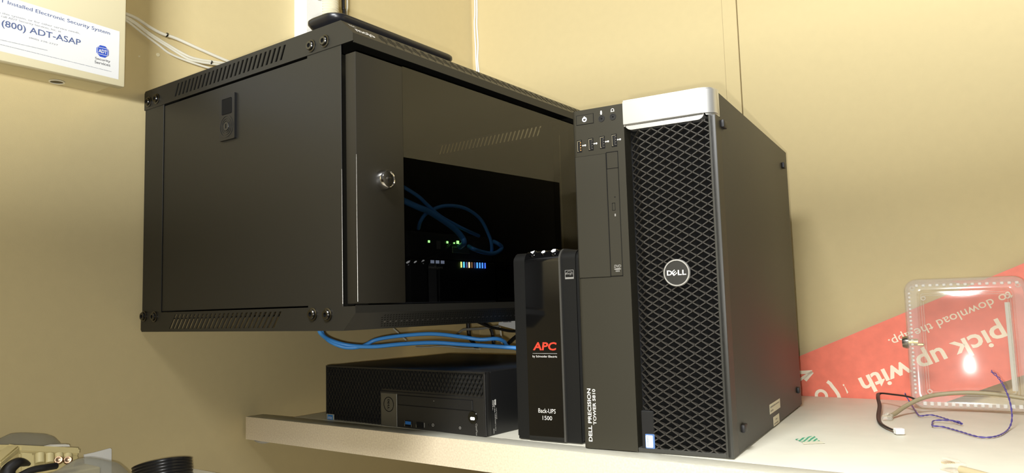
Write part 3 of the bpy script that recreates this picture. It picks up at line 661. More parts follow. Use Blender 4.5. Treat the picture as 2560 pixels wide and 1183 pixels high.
b.text('CJCYDN2', (sx + 0.0003, 0.0215, 0.0360), -Z, Y, width=0.0150, height=0.0019); b.text('65842871791', (sx + 0.0003, 0.0190, 0.0290), -Z, Y, width=0.0230, height=0.0017)
for yo, z1_, z0_ in ((0.0145, 0.0470, 0.0340), (0.0165, 0.0465, 0.0380), (0.0185, 0.0470, 0.0300), (0.0158, 0.0090, 0.0030)): dashes(b, (sx + 0.0003, yo, z1_), -Z, Y, z1_ - z0_, 0.0010, int(yo * 1e5))
b.box(sx, sx + 0.0003, 0.0200, 0.0220, 0.0400, 0.0475)
b.build('side_print', inkw, op)

# ------------------------------------------------------------------ cables under and behind the cabinet
def mixed(pts, y0, y1):
    n = len(pts) - 1; return [at(q[0], q[1], 1, y0 + (y1 - y0) * i / n) for i, q in enumerate(pts)]
G2 = 'blue network cables under the cabinet'
cable('network_cable', [at(797, 820, 1, 0.045)] + mixed([(802, 834), (824, 850), (868, 863), (930, 867), (1000, 861), (1080, 857), (1150, 861), (1230, 866), (1300, 871), (1330, 873)], 0.05, 0.26), 0.0032, bluec, 'straight blue network cable under the cabinet, the lower of the front pair', group=G2)
cable('network_cable', [at(803, 820, 1, 0.055)] + mixed([(808, 838), (830, 857), (866, 869), (905, 866), (940, 850), (1000, 840), (1080, 835), (1150, 842), (1200, 849), (1240, 847), (1260, 854), (1270, 866), (1300, 874)], 0.06, 0.27), 0.0030, bluec, 'wavy blue network cable under the cabinet, humped above the other one', group=G2)
cable('zip_tie_tail', [at(984, 822, 1, 0.33), at(995, 832, 1, 0.33), at(1016, 852, 1, 0.33)], 0.0016, whitec, 'short pale cable end slanting down behind the blue cables', 'cable')
cable('flat_cable', [at(*q) for q in ((1040, 868, 1, 0.375), (1075, 868, 1, 0.372), (1110, 866, 1, 0.37))] + [at(1150, 870, 1, 0.37), at(1200, 873, 1, 0.37)], 0.0028, whitec, 'white flat cable lying at the back edge of the flat computer', 'cable', ry=0.0013, up=(0, 0, 1))
cable('grey_tube', [at(1140, 838, 1, 0.43), at(1150, 830, 1, 0.43), at(1162, 824, 1, 0.43), at(1200, 822, 1, 0.43), at(1246, 816, 1, 0.43)], 0.0024, mat('translucent grey', (0.32, 0.31, 0.27), 0.4), 'pale grey tube running sideways behind the black cords', 'tube')
cable('power_cord', [at(1170, 800, 1, 0.46), at(1171, 820, 1, 0.46), at(1174, 842, 1, 0.46), at(1184, 858, 1, 0.46), at(1192, 872, 1, 0.46)], 0.0042, rubber, 'thick black cord hanging under the cabinet, leftmost of the cords', 'cord', group='black cords below the cabinet')
cable('power_cord', [at(1200, 803, 1, 0.50), at(1220, 812, 1, 0.50), at(1230, 830, 1, 0.50), at(1233, 850, 1, 0.50), at(1235, 870, 1, 0.50)], 0.0036, rubber, 'black cord dropping under the white tag beside the pale wire', 'cord', group='black cords below the cabinet')
cable('power_cord', [at(1195, 806, 1, 0.40), at(1225, 818, 1, 0.40), at(1250, 823, 1, 0.40), at(1275, 828, 1, 0.40), at(1310, 828, 1, 0.40)], 0.0024, rubber, 'thin black cord sagging sideways under the white tag', 'cord', group='black cords below the cabinet')
cable('power_cord', [at(1310, 828, 1, 0.47), at(1285, 846, 1, 0.47), at(1262, 868, 1, 0.47)], 0.0038, rubber, 'black cord slanting down to the left beside the battery backup', 'cord', group='black cords below the cabinet')
cable('thin_wire', [at(1250, 818, 1, 0.46), at(1253, 840, 1, 0.46), at(1255, 862, 1, 0.46), at(1257, 872, 1, 0.46)], 0.0018, whitec, 'thin cream wire dropping straight down below the white tag', 'wire')
tp = [at(1247, 806, 1, 0.395), at(1291, 801, 1, 0.395), at(1288, 824, 1, 0.395), at(1246, 813, 1, 0.395)]
b = MB(); b.prism(tp, (0, 0.0008, 0)); tg = b.build('paper_tag', labelm, origin=tp[3]); tag(tg, 'small white printed tag hanging under the cabinet', 'tag')
b = MB(); e1 = (tp[1] - tp[0]).normalized(); dashes(b, V((0.012, -0.0003, 0.0045)), V((1, 0, 0.02)), Z, 0.018, 0.002); b.build('tag_print', inkk, tg)

# ------------------------------------------------------------------ alarm panel box
AX = 0.082
ab = thing('alarm_box', 'cream metal alarm box on the wall with a white printed label', 'alarm box', (0, -0.179, 0.5055))
def aa(px, py, x=AX): return at(px, py, 0, x) - V((0, -0.179, 0.5055))
b = MB(); b.box(0.0, AX - 0.002, -0.30, -0.001, 0.0, 0.36, 0.001, 1); b.build('box_body', cream, ab)
b = MB(); zb0 = aa(310, 218).z; b.box(AX - 0.016, AX, -0.302, 0.0015, zb0, 0.36, 0.0025, 2); lid = b.build('lid', cream, ab)
tr, br, bl, tl = aa(299, 79), aa(296, 199), aa(0, 128), aa(45, 0)
yl = -0.300
kb = (br.z - bl.z) / (br.y - bl.y); kt = (tr.z - tl.z) / (tr.y - tl.y)
b = MB(); xl = AX + 0.0003
b.poly([(xl, yl, bl.z + kb * (yl - bl.y)), (xl, br.y, br.z), (xl, tr.y, tr.z), (xl, yl, tr.z + kt * (yl - tr.y))]); plate = b.build('printed_label', labelm, lid); plate['label'] = 'white label with blue print'
def atext(b, s, p0, p1, h, bold=0.0, x=AX + 0.0006):
    q0, q1 = aa(*p0), aa(*p1); e = (q1 - q0); e.x = 0; wd = e.length; e.normalize(); q0.x = x
    b.text(s, q0, e, X.cross(e), width=wd, height=h, bold=bold)
b = MB()
atext(b, 'ADT Installed Electronic Security System', (-30, -1), (274, 90), 0.0064, 0.003)
atext(b, '(800) ADT-ASAP', (3, 70), (201, 119), 0.0108, 0.008)
b.build('blue_print', inkb, plate)
b = MB()
atext(b, 'To activate this system, or for other service needs,', (-60, 20), (199, 87), 0.0033)
atext(b, 'call ADT Security Services, Inc. at', (2, 44), (152, 83), 0.0033)
atext(b, '(800) 238-2727', (72, 97), (144, 116), 0.0026)
b.build('small_print', mat('grey print', (0.33, 0.34, 0.38), 0.6), plate); b = MB()
atext(b, 'Security', (237, 150), (275, 159), 0.0046, 0.006); b.build('security_print', inkk, plate); b = MB(); atext(b, 'Services', (236, 158), (275, 167), 0.0040, 0.006); b.build('services_print', inkk, plate); b = MB()
for k, (p0, p1) in enumerate((((-10, 98), (118, 127)), ((0, 112), (278, 180)))):
    q0, q1 = aa(*p0), aa(*p1); e = q1 - q0; e.x = 0; wd = e.length; e.normalize(); q0.x = AX + 0.0006; dashes(b, q0, e, X.cross(e), wd, 0.0007, k + 5)
b.build('small_print', mat('grey print', (0.33, 0.34, 0.38), 0.6), plate)
c = aa(256, 129); xo = AX + 0.0006
b = MB(); b.lathe([(0, 0.0), (0.0088, 0.0), (0.0088, 0.0002), (0, 0.0002)], V((xo, c.y, c.z)), X, 8)
rot = Matrix.Translation(V((xo, c.y, c.z))) @ Matrix.Rotation(math.radians(22.5), 4, 'X') @ Matrix.Translation(-V((xo, c.y, c.z)))
bmesh.ops.transform(b.bm, matrix=rot, verts=b.bm.verts); lg = b.build('octagon_logo', mat('logo blue', (0.03, 0.09, 0.55), 0.5), plate)
b = MB(); b.text('ADT', V((xo + 0.0005, c.y, c.z)), Y, Z, width=0.0112, height=0.0050, bold=0.03, center=True)
for zz in (0.0046, -0.0050): b.box(xo + 0.0003, xo + 0.0005, c.y - 0.0070, c.y + 0.0070, c.z + zz, c.z + zz + 0.0006)
for yy in (-0.0070, 0.0065): b.box(xo + 0.0003, xo + 0.0005, c.y + yy, c.y + yy + 0.0005, c.z - 0.0050, c.z + 0.0050)
b.build('logo_letters', inkw, lg)
q = at(142, 204, 2, 0.5053) - V((0, -0.179, 0.5055))
b = MB(); b.lathe([(0.0, -0.0006), (0.0085, -0.0006), (0.0085, 0.0002), (0, 0.0002)], q, Z, 24); ko = b.build('knockout', mat('dim opening', (0.12, 0.10, 0.06), 0.7), ab)
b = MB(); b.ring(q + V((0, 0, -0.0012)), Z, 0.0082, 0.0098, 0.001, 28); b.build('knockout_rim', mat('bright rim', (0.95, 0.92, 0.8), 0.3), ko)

# cables from the alarm box along the wall
GA = 'white cables from the alarm box'
W1 = lambda px, py, x=0.008: at(px, py, 0, x)
cable('alarm_cable', [W1(300, 30), W1(322, 37), W1(345, 48), W1(375, 68), W1(405, 84), W1(440, 96), W1(500, 123), W1(560, 149), W1(620, 172), W1(700, 200)], 0.0026, whitec, 'upper white cable on the wall, held by a small clip', group=GA)
cable('alarm_cable', [W1(300, 36), W1(320, 45), W1(345, 61), W1(375, 84), W1(420, 112), W1(470, 140), W1(500, 149), W1(525, 153), W1(560, 158), W1(640, 172)], 0.0021, whitec, 'white cable on the wall, upper one of the tied pair', group=GA)
cable('alarm_cable', [W1(300, 40), W1(320, 48), W1(345, 64), W1(375, 88), W1(420, 117), W1(468, 146), W1(500, 155), W1(525, 159), W1(560, 164), W1(640, 178)], 0.0021, whitec, 'white cable on the wall, lower one of the tied pair', group=GA)
cable('alarm_cable', [W1(300, 44), W1(322, 56), W1(355, 82), W1(395, 112), W1(425, 134), W1(470, 153), W1(525, 171), W1(600, 195)], 0.0019, whitec, 'lowest white cable sagging on the wall beside the alarm box', group=GA)
for (px, py, lab) in ((417, 87, 'small wire clip holding the upper white cable on the wall'), (527, 156, 'thin tie around the pair of white cables')):
    p = W1(px, py); b = MB(); b.ring(V((0, 0, 0)) - Y * 0.001, Y + Z * -0.3, 0.0028, 0.0038, 0.002, 16)
    o = b.build('cable_clip', steel if px < 500 else blackp, origin=(0, 0, 0)); o.location = p; tag(o, lab, 'clip')
for (px, py, lab) in ((395, 137, 'small round pale paint dot under the alarm cables'), (348, 141, 'tiny pale paint chip on the wall below the alarm cables')):
    p = at(px, py, 0, 0.0); b = MB(); b.lathe([(0.0032 if px > 390 else 0.0016, 0), (0.0028 if px > 390 else 0.001, 0.0008), (0, 0.001)], (0, 0, 0), X, 14)
    o = b.build('paint_chip', cream); o.location = p; tag(o, lab, 'paint chip')

# ------------------------------------------------------------------ raceway, conduit and wires above the cabinet
yA = at(736, 0, 0, 0).y
RXD = 0.036
rw = thing('wire_raceway', 'white vertical wire raceway on the wall above the cabinet', 'raceway', (0, yA, 0.66))
y1 = at(806, 0, 0, RXD).y - yA
zn = at(752, 95, 0, 0.01).z - 0.66; zc = at(770, 62, 0, RXD).z - 0.66
b = MB(); b.prism([(0, 0, zn - 0.02), (0, 0.020, zn - 0.02), (0, 0.020, zc + 0.012), (0, y1, zc - 0.01), (0, y1, 0.5), (0, 0, 0.5)], (RXD, 0, 0)); b.build('cover', white, rw)
b = MB(); b.box(RXD, RXD + 0.006, 0.012, 0.026, zc + 0.055, zc + 0.1); b.build('cover_latch', whitec, rw)
b = MB(); cy = at(829, 0, 0, 0.040); r0 = 0.0205; prof = []
z = 0.0
while z < 0.30: prof += [(r0 - 0.0022, z), (r0, z + 0.0018), (r0, z + 0.0034), (r0 - 0.0022, z + 0.0052)]; z += 0.0052
b.lathe(prof, (0, 0, 0), Z, 28); cn = b.build('corrugated_conduit', mat('pale conduit plastic', (0.78, 0.72, 0.52), 0.45), smooth=25); cn.location = (0.030, cy.y, 0.66); tag(cn, 'pale corrugated conduit rising beside the white raceway', 'conduit')
p = at(862, 0, 0, 0.012)
cable('black_cable', [at(860, 44, 0, 0.02) + V((0, 0, -0.06)), at(860, 30, 0, 0.02), at(858, 0, 0, 0.02), at(858, 0, 0, 0.02) + V((0, 0, 0.2))], 0.0034, rubber, 'black cable running up beside the corrugated conduit', n=10)
cable('white_cable', [at(866, 44, 0, 0.01) + V((0, 0, -0.06)), at(866, 30, 0, 0.01), at(868, 0, 0, 0.01), at(868, 0, 0, 0.01) + V((0, 0, 0.2))], 0.0022, whitec, 'thin white cable running up just right of the black cable', n=10)
GC = 'twin white cables in the wall corner'
YC = WY - 0.004
cable('corner_cable', [at(1187, 0, 1, YC) + V((0, 0, 0.3)), at(1187, 0, 1, YC), at(1186, 60, 1, YC), at(1189, 120, 1, YC), at(1190, 150, 1, YC), at(1193, 190, 1, YC), at(1194, 240, 1, YC)], 0.0020, white, 'left of the twin white cables in the wall corner', group=GC)
cable('corner_cable', [at(1192, 0, 1, YC) + V((0, 0, 0.3)), at(1192, 0, 1, YC), at(1192, 60, 1, YC), at(1195, 110, 1, YC), at(1194, 150, 1, YC), at(1198, 190, 1, YC), at(1199, 240, 1, YC)], 0.0020, white, 'right of the twin white cables in the wall corner', group=GC)

# ------------------------------------------------------------------ red board behind the shelf
th = math.atan(0.43); O0 = V((1.09, 0.7048, 0.216)); sn = V((0, 1, -0.05)).normalized()
def sp_(x, z): return V((x, 0.694 + 0.05 * z, z))
EX = (sp_(1.09 - 0.1, 0.216 - 0.043) - O0).normalized(); EY = -(EX.cross(V((0, -1, 0.05)).normalized())).normalized()
if EY.z > 0: EY = -EY
def su(u, v): return O0 + EX * u / 1000.0 + EY * v / 1000.0
b = MB(); q = [su(-130, 0), su(470, 0), su(470, 152), su(-130, 152)]
b.prism(q, sn * 0.003); b.bm.faces.ensure_lookup_table()
rb = b.build('printed_board', redm, origin=su(170, 152)); tag(rb, 'long red board with upside-down white lettering wedged behind the shelf', 'sign')
b = MB(); e = b.prism([su(-130, -0.6), su(470, -0.6), su(470, 0), su(-130, 0)], sn * 0.003); ob_ = b.build('board_edge', boardm, rb, origin=None)
def sub_local(o): o.location = -V(rb.location)
sub_local(ob_)
lf = -sn * 0.0004
b = MB()
b.text('to download the app.', su(36, 25.5) + lf, EX, EY, width=0.193, height=0.0185, bold=0.005)
b.text('pick up with', su(70.5, 61) + lf, EX, EY, width=0.231, height=0.0395, bold=0.022)
o = b.build('lettering', mat('cream print', (0.98, 0.88, 0.68), 0.5), rb); sub_local(o); o['label'] = 'cream upside-down lettering'
b = MB()
def stroke(pts, r):
    n = len(pts); rows = []
    for i in range(n):
        d = (pts[min(i + 1, n - 1)] - pts[max(i - 1, 0)]).normalized(); t = d.cross(sn) * r
        rows.append((b.bm.verts.new(pts[i] - t), b.bm.verts.new(pts[i] + t)))
    for (a, c), (e_, g_) in zip(rows, rows[1:]): b.bm.faces.new((a, e_, g_, c))
S = lambda u, v: su(u, v) + lf
stroke([S(350, 57), S(347, 62), S(346, 68), S(344, 76), S(343, 84), S(344, 92), S(348, 98)], 0.0030)
import math as _m
stroke([S(370 + 8.5 * _m.cos(_m.radians(a)), 76 + 9 * _m.sin(_m.radians(a))) for a in range(0, 375, 15)], 0.0026)
b.poly([S(326, 86), S(329, 88), S(327.5, 75), S(326.8, 75)]); b.poly([S(326, 73), S(328.6, 74.5), S(329, 71.5), S(327, 70.5)])
stroke([S(392, 24), S(378, 29), S(366, 33)], 0.0030); stroke([S(384, 42), S(374, 37), S(366, 33)], 0.0030); stroke([S(400, 40), S(384, 36), S(366, 33)], 0.0024)
o = b.build('script_marks', MATS['cream print'], rb); sub_local(o)

# ------------------------------------------------------------------ clear plastic cover leaning on the wall
clear = glassy('clear plastic', (0.97, 0.96, 0.94), 1.5, 0.13, 0.07, (1.0, 0.97, 0.92))
clear2 = glassy('clear plastic rim', (0.94, 0.93, 0.89), 1.55, 0.08, 0.22, (1.0, 0.97, 0.90))
b0 = V((0.936, 0.590, 0.0007)); ylean = 0.0197
cv = thing('clear_cover', 'clear plastic lockable cover leaning upright against the wall', 'cover', b0, math.radians(4.5))
LM = Matrix.Rotation(-math.atan(ylean / 0.19), 4, 'X')   # lean back
CWI, CHI, CDP = 0.160, 0.196, 0.050
def rr3(x0, x1, z0, z1, r, y, n=6): return [V((x, y, z)) for x, z in rrect((x0 + x1) / 2, (z0 + z1) / 2, (x1 - x0) / 2, (z1 - z0) / 2, r, n)]
def shell(b, specs):
    rings = [[b.bm.verts.new(p) for p in rr3(i, CWI - i, i, CHI - i, max(r, 0.001), y)] for (y, i, r) in specs]
    for a, c in zip(rings, rings[1:]):
        for k in range(len(a)): b.bm.faces.new((a[k], a[(k + 1) % len(a)], c[(k + 1) % len(a)], c[k]))
    return rings
def lean(b): bmesh.ops.transform(b.bm, matrix=LM, verts=b.bm.verts); return b
b = MB(); nx_, nz_ = 14, 16; grid = []
for j in range(nz_ + 1):
    row = []
    for i in range(nx_ + 1):
        u_, v_ = i / nx_ * 2 - 1, j / nz_ * 2 - 1
        row.append(b.bm.verts.new(V((CWI / 2 + u_ * (CWI / 2 - 0.0195), -0.0045 * (1 - u_ * u_) * (1 - v_ * v_) ** 0.5 if abs(v_) < 1 else 0.0, CHI / 2 + v_ * (CHI / 2 - 0.0195)))))
    grid.append(row)
for r0_, r1_ in zip(grid, grid[1:]):
    for i in range(nx_): b.bm.faces.new((r0_[i], r0_[i + 1], r1_[i + 1], r1_[i]))
lean(b).build('front_pane', clear, cv, smooth=80)
b = MB(); shell(b, [(0.0, 0.020, 0.006), (-0.004, 0.017, 0.008), (-0.005, 0.010, 0.012), (-0.004, 0.002, 0.016), (0.0, 0.0, 0.018), (CDP, 0.0, 0.018), (CDP, 0.0035, 0.015), (0.004, 0.0035, 0.015)]); bmesh.ops.recalc_face_normals(b.bm, faces=b.bm.faces); rim = lean(b).build('rim', clear2, cv)
b = MB()
for k in range(15):
    x = 0.016 + k * 0.0092
    b.box(x, x + 0.0045, -0.0062, -0.0040, CHI - 0.0125, CHI - 0.0085, 0.0008, 1); b.box(x, x + 0.0050, -0.0062, -0.0040, 0.0050, 0.0110, 0.0008, 1)
for k in range(26):
    z = 0.022 + k * 0.006; b.box(0.0055, 0.0090, -0.0062, -0.0044, z, z + 0.0034, 0.0008, 1)
lean(b).build('rim_ribs', glassy('clear plastic ribs', (0.9, 0.9, 0.86), 1.6, 0.06, 0.55, (1.0, 0.98, 0.93)), cv)
b = MB()
for i in (0.0215, 0.0245): 
    ra = [b.bm.verts.new(p) for p in rr3(i, CWI - i, i, CHI - i, 0.005, 0.0)]; rb2 = [b.bm.verts.new(p) for p in rr3(i + 0.0009, CWI - i - 0.0009, i + 0.0009, CHI - i - 0.0009, 0.005, -0.0012)]; rc = [b.bm.verts.new(p) for p in rr3(i + 0.0018, CWI - i - 0.0018, i + 0.0018, CHI - i - 0.0018, 0.005, 0.0)]
    for a, c in ((ra, rb2), (rb2, rc)):
        for k in range(len(a)): b.bm.faces.new((a[k], a[(k + 1) % len(a)], c[(k + 1) % len(a)], c[k]))
for x, z in ((0.012, CHI - 0.014), (0.026, CHI - 0.030), (CWI - 0.012, CHI - 0.014), (CWI - 0.026, CHI - 0.030), (0.026, 0.026)):
    b.ring((x, -0.001, z), -Y, 0.0018, 0.0036, 0.004, 18)
bmesh.ops.recalc_face_normals(b.bm, faces=b.bm.faces); lean(b).build('screw_bosses', clear2, cv)
b = MB(); b.box(CWI - 0.030, CWI - 0.0235, 0.003, 0.006, 0.030, CHI - 0.038); lean(b).build('foam_strip', mat('grey foam strip', (0.62, 0.60, 0.52), 0.7), cv)
b = MB(); b.lathe([(0.0095, 0), (0.0095, 0.004), (0.0082, 0.0085), (0.0, 0.0095)], (0.001, 0.014, 0.100), -X, 24); b.mi = 1; b.cyl((0.001, 0.014, 0.100), X, 0.0055, 0.013, 18); b.box(0.012, 0.022, 0.010, 0.018, 0.0945, 0.0985, 0.001, 1)
lean(b).build('cam_lock', [mat('tarnished nickel', (0.42, 0.39, 0.33), 0.25, metal=1.0), mat('brass', (0.72, 0.58, 0.25), 0.3, metal=1.0)], cv)['label'] = 'metal cam lock on the left side'

# ------------------------------------------------------------------ loose cables on the shelf
t2 = lambda px, py, z=0.002: at(px, py, 2, z)
ph = [t2(2222, 1042, 0.004), t2(2238, 1034, 0.006), at(2262, 1017, 1, 0.515), at(2300, 998, 1, 0.535), at(2345, 987, 1, 0.55), at(2420, 982, 1, 0.555), at(2500, 987, 1, 0.555), at(2575, 998, 1, 0.555)]
pt = thing('phone_cable', 'beige phone cable with a clear plug arching in front of the clear cover', 'cable', ph[0])
b = MB(); b.tube([p_ - ph[0] for p_ in ph], 0.0030, n=12); b.build('jacket', mat('dirty beige jacket', (0.36, 0.30, 0.18), 0.5), pt, smooth=60)
def plug(parent, o, d, s=1.0):
    d = V(d).normalized(); side = d.cross(Z).normalized(); upv = side.cross(d)
    Mx = Matrix(((d.x, side.x, upv.x, o.x), (d.y, side.y, upv.y, o.y), (d.z, side.z, upv.z, o.z), (0, 0, 0, 1)))
    b = MB(); b.box(0, 0.016 * s, -0.0058 * s, 0.0058 * s, -0.003 * s, 0.004 * s, 0.0008, 1, M=Mx); b.box(0.002 * s, 0.017 * s, -0.002 * s, 0.002 * s, 0.0045 * s, 0.0060 * s, 0.0004, 1, M=Mx); pl_ = b.build('clear_plug', clear2, parent)
    b = MB()
    for k in range(6): b.box(0.0115 * s, 0.0155 * s, (-0.0042 + k * 0.0017) * s, (-0.0034 + k * 0.0017) * s, 0.0020 * s, 0.0032 * s, M=Mx)
    b.build('contacts', mat('gold contact', (0.85, 0.68, 0.3), 0.3, metal=1.0), pl_)
plug(pt, V((0, 0, 0)) + (t2(2222, 1042, 0.004) - ph[0]), (t2(2205, 1058, 0.004) - t2(2222, 1042, 0.004)))
bk = [t2(2292, 1000, 0.02), t2(2270, 992, 0.022), t2(2235, 987, 0.020), t2(2200, 984, 0.018), t2(2195, 994, 0.017), t2(2199, 1015, 0.010), t2(2196, 1040, 0.004), t2(2200, 1056, 0.003), t2(2216, 1068, 0.003), t2(2242, 1079, 0.003)]
bt = thing('flat_lead', 'black flat lead with a white connector bent on the shelf', 'cable', bk[-1])
b = MB(); b.tube([p_ - bk[-1] for p_ in bk], 0.0029, n=10, ry=0.0013, up=(0.3, 0, 1)); b.build('lead', rubber, bt, smooth=60)
cdv = (t2(2256, 1085, 0.003) - t2(2240, 1078, 0.003)); cdv.z = 0; cdv.normalize(); sd = cdv.cross(Z)
Mx = Matrix(((cdv.x, sd.x, 0, 0), (cdv.y, sd.y, 0, 0), (0, 0, 1, 0.001), (0, 0, 0, 1)))
b = MB(); b.box(0.003, 0.0125, -0.0052, 0.0052, -0.0028, 0.0042, 0.0008, 1, M=Mx); b.build('white_connector', mat('bright white plastic', (0.92, 0.92, 0.9), 0.4), bt)['label'] = 'white connector'
b = MB(); 
for k in range(4): b.tube([Mx @ V((-0.003, -0.003 + 0.002 * k, 0.0)), Mx @ V((0.004, -0.003 + 0.002 * k, 0.0005))], 0.0007, n=6)
b.build('bare_wires', whitec, bt)
# twisted purple pair
raw = [t2(2262, 984, 0.020), t2(2268, 995, 0.012), t2(2280, 1014, 0.003), t2(2292, 1032, 0.003), t2(2302, 1040, 0.003), t2(2330, 1038, 0.003), t2(2370, 1049, 0.003), t2(2403, 1060, 0.003), t2(2398, 1055, 0.005), t2(2370, 1051, 0.005), t2(2336, 1052, 0.003), t2(2331, 1060, 0.003), t2(2333, 1065, 0.003), t2(2360, 1068, 0.002), t2(2400, 1079, 0.002), t2(2440, 1091, 0.002), t2(2470, 1094, 0.002), t2(2500, 1088, 0.002), t2(2522, 1072, 0.003), at(2530, 1045, 1, 0.455), at(2525, 1005, 1, 0.475), at(2512, 970, 1, 0.50), at(2496, 944, 1, 0.52), at(2478, 928, 1, 0.53)]
def catmull(P, sub):
    Q = []
    for i in range(len(P) - 1):
        p0 = P[i - 1] if i else P[0] * 2 - P[1]; p1, p2 = P[i], P[i + 1]; p3 = P[i + 2] if i + 2 < len(P) else P[-1] * 2 - P[-2]
        for k in range(sub):
            t = k / sub; Q.append(0.5 * ((2 * p1) + (p2 - p0) * t + (2 * p0 - 5 * p1 + 4 * p2 - p3) * t * t + (3 * p1 - p0 - 3 * p2 + p3) * t ** 3))
    return Q + [P[-1]]
Pc = catmull(raw, 14); dist = 0.0
tw2 = thing('twisted_wire', 'thin purple twisted wire curling on the shelf before the clear cover', 'wire', raw[2])
for ph0 in (0, math.pi):
    out = []; dist = 0; Nn = V((0, 0, 1))
    for i, p_ in enumerate(Pc):
        T = (Pc[min(i + 1, len(Pc) - 1)] - Pc[max(i - 1, 0)]).normalized(); Nn = (Nn - T * Nn.dot(T)).normalized(); B = T.cross(Nn)
        if i: dist += (p_ - Pc[i - 1]).length
        a = ph0 + dist / 0.0095 * math.pi; wdn = 0.00055 * (1.0 if i < len(Pc) - 45 else 1.0 + (i - len(Pc) + 45) / 30.0)
        out.append(p_ + (Nn * math.cos(a) + B * math.sin(a)) * wdn - raw[2])
    b = MB(); b.tube(out, 0.00058, n=6, smooth=False); b.build('strand', mat('purple insulation', (0.10, 0.075, 0.30), 0.45), tw2, smooth=60)
# second plug at the front edge
o1 = t2(2402, 1174, 0.004); o2 = t2(2352, 1160, 0.004)
pp = thing('plug_cable', 'beige cable end with a clear plug at the front of the shelf', 'cable', o1)
b = MB(); b.tube([V((0, 0, 0)), t2(2440, 1184, 0.004) - o1, t2(2500, 1200, 0.004) - o1, t2(2600, 1222, 0.004) - o1], 0.0036, n=12); b.build('jacket', mat('tan jacket', (0.50, 0.42, 0.25), 0.5), pp, smooth=60)
plug(pp, V((0, 0, 0)), (o2 - o1), 1.25)
# green patterned paper scrap
q = [t2(1988, 1099, 0.0006), t2(2035, 1090, 0.002), t2(2050, 1104, 0.0006), t2(2006, 1106, 0.0006)]
q2 = [t2(2006, 1106, 0.0006), t2(2050, 1104, 0.0006), t2(2063, 1108, 0.0006), t2(2008, 1111, 0.0006)]
gm = bpy.data.materials.new('green striped paper'); gm.use_nodes = True; nt = gm.node_tree
wv = nt.nodes.new('ShaderNodeTexWave'); wv.inputs['Scale'].default_value = 60; wv.inputs['Distortion'].default_value = 3; tcn = nt.nodes.new('ShaderNodeTexCoord'); rp = nt.nodes.new('ShaderNodeValToRGB')
rp.color_ramp.elements[0].color = (0.05, 0.35, 0.20, 1); rp.color_ramp.elements[1].color = (0.62, 0.68, 0.52, 1); rp.color_ramp.elements[0].position = 0.35; rp.color_ramp.elements[1].position = 0.6
nt.links.new(tcn.outputs['Object'], wv.inputs['Vector']); nt.links.new(wv.outputs['Color'], rp.inputs[0]); nt.links.new(rp.outputs[0], nt.nodes['Principled BSDF'].inputs['Base Color'])
b = MB(); b.prism(q, (0, 0, 0.0004)); b.mi = 1; b.prism(q2, (0, 0, 0.0004)); sc = b.build('paper_scrap', [gm, mat('pale paper', (0.72, 0.68, 0.52), 0.6)], origin=q[3]); tag(sc, 'small green patterned scrap of paper on the shelf beside the tower', 'paper scrap')

# ------------------------------------------------------------------ desk and clutter at the lower left
struct_desk = thing('desk', 'desk below the shelf against the left wall', 'desk', (0.0, -0.9, -1.3)) if False else None
dk = box(0.0, 0.60, -0.95, 0.20, -0.24, -0.21, 0.003); dko = dk.build('desk', mat('desk laminate', (0.42, 0.38, 0.30), 0.5), origin=(0.3, -0.4, -0.24)); tag(dko, 'desk surface below the shelf at the left wall', 'desk')
DXX = 0.12
J = lambda px, py, x=DXX: at(px, py, 0, x)
# terminal block
tb0 = J(48, 1183, 0.13)
tbk = thing('terminal_block', 'cream plastic wiring block with screw terminals at the lower left', 'terminal block', (0.11, J(120, 1120, 0.11).y, -0.21))
O3 = V(tbk.location); creamp = mat('cream plastic', (0.74, 0.64, 0.33), 0.45)
a_, c_2 = J(52, 1112, 0.145) - O3, J(200, 1122, 0.10) - O3
def JL(px, py, x): return at(px, py, 0, x) - O3
b = MB()
tl_, trr, brr, bll = JL(50, 1113, 0.13), JL(203, 1120, 0.115), JL(201, 1138, 0.115), JL(50, 1131, 0.13)
b.prism([tl_, trr, brr, bll], (-0.05, -0.02, 0.0)); b.prism([tl_, bll, JL(0, 1172, 0.17), JL(0, 1155, 0.17)], (-0.03, 0.0, 0.0))
b.prism([bll, JL(88, 1134, 0.13), JL(92, 1200, 0.13), JL(50, 1200, 0.13)], (-0.03, -0.01, 0)); b.prism([JL(50, 1131, 0.120), JL(201, 1138, 0.105), JL(170, 1200, 0.105), JL(50, 1200, 0.120)], (-0.03, -0.01, 0))
es_ = list(b.bm.edges); bmesh.ops.bevel(b.bm, geom=es_, offset=0.002, segments=2, affect='EDGES'); b.build('housing', creamp, tbk)
for px, metal_ in ((100, 0), (124, 0), (147, 1), (170, 1)):
    t0 = JL(px, 1134 + (px - 100) * 0.06, 0.135); t1 = JL(px, 1158 if not metal_ else 1150, 0.140)
    b = MB(); b.tube([t0, t1], 0.0048, n=14); b.build('terminal_post', creamp, tbk, smooth=60)
    if metal_:
        b = MB(); b.lathe([(0.0050, 0), (0.0050, 0.002), (0.0042, 0.003), (0.0020, 0.0031), (0, 0.0020)], JL(px, 1152, 0.142), V((0.75, -0.4, 0.5)), 18); b.build('terminal_screw', mat('copper screw', (0.40, 0.26, 0.16), 0.3, metal=1.0), tbk)
b = MB(); b.prism([JL(118, 1117, 0.118), JL(135, 1113, 0.118), JL(173, 1112, 0.115), JL(175, 1117, 0.115)], (-0.01, 0, 0)); b.build('paper_sticker', white, tbk)
b = MB(); b.box(-0.02, 0.03, -0.05, 0.05, 0.0, JL(100, 1183, 0.12).z - 0.002, 0.002, 1); b.build('block_base', creamp, tbk)
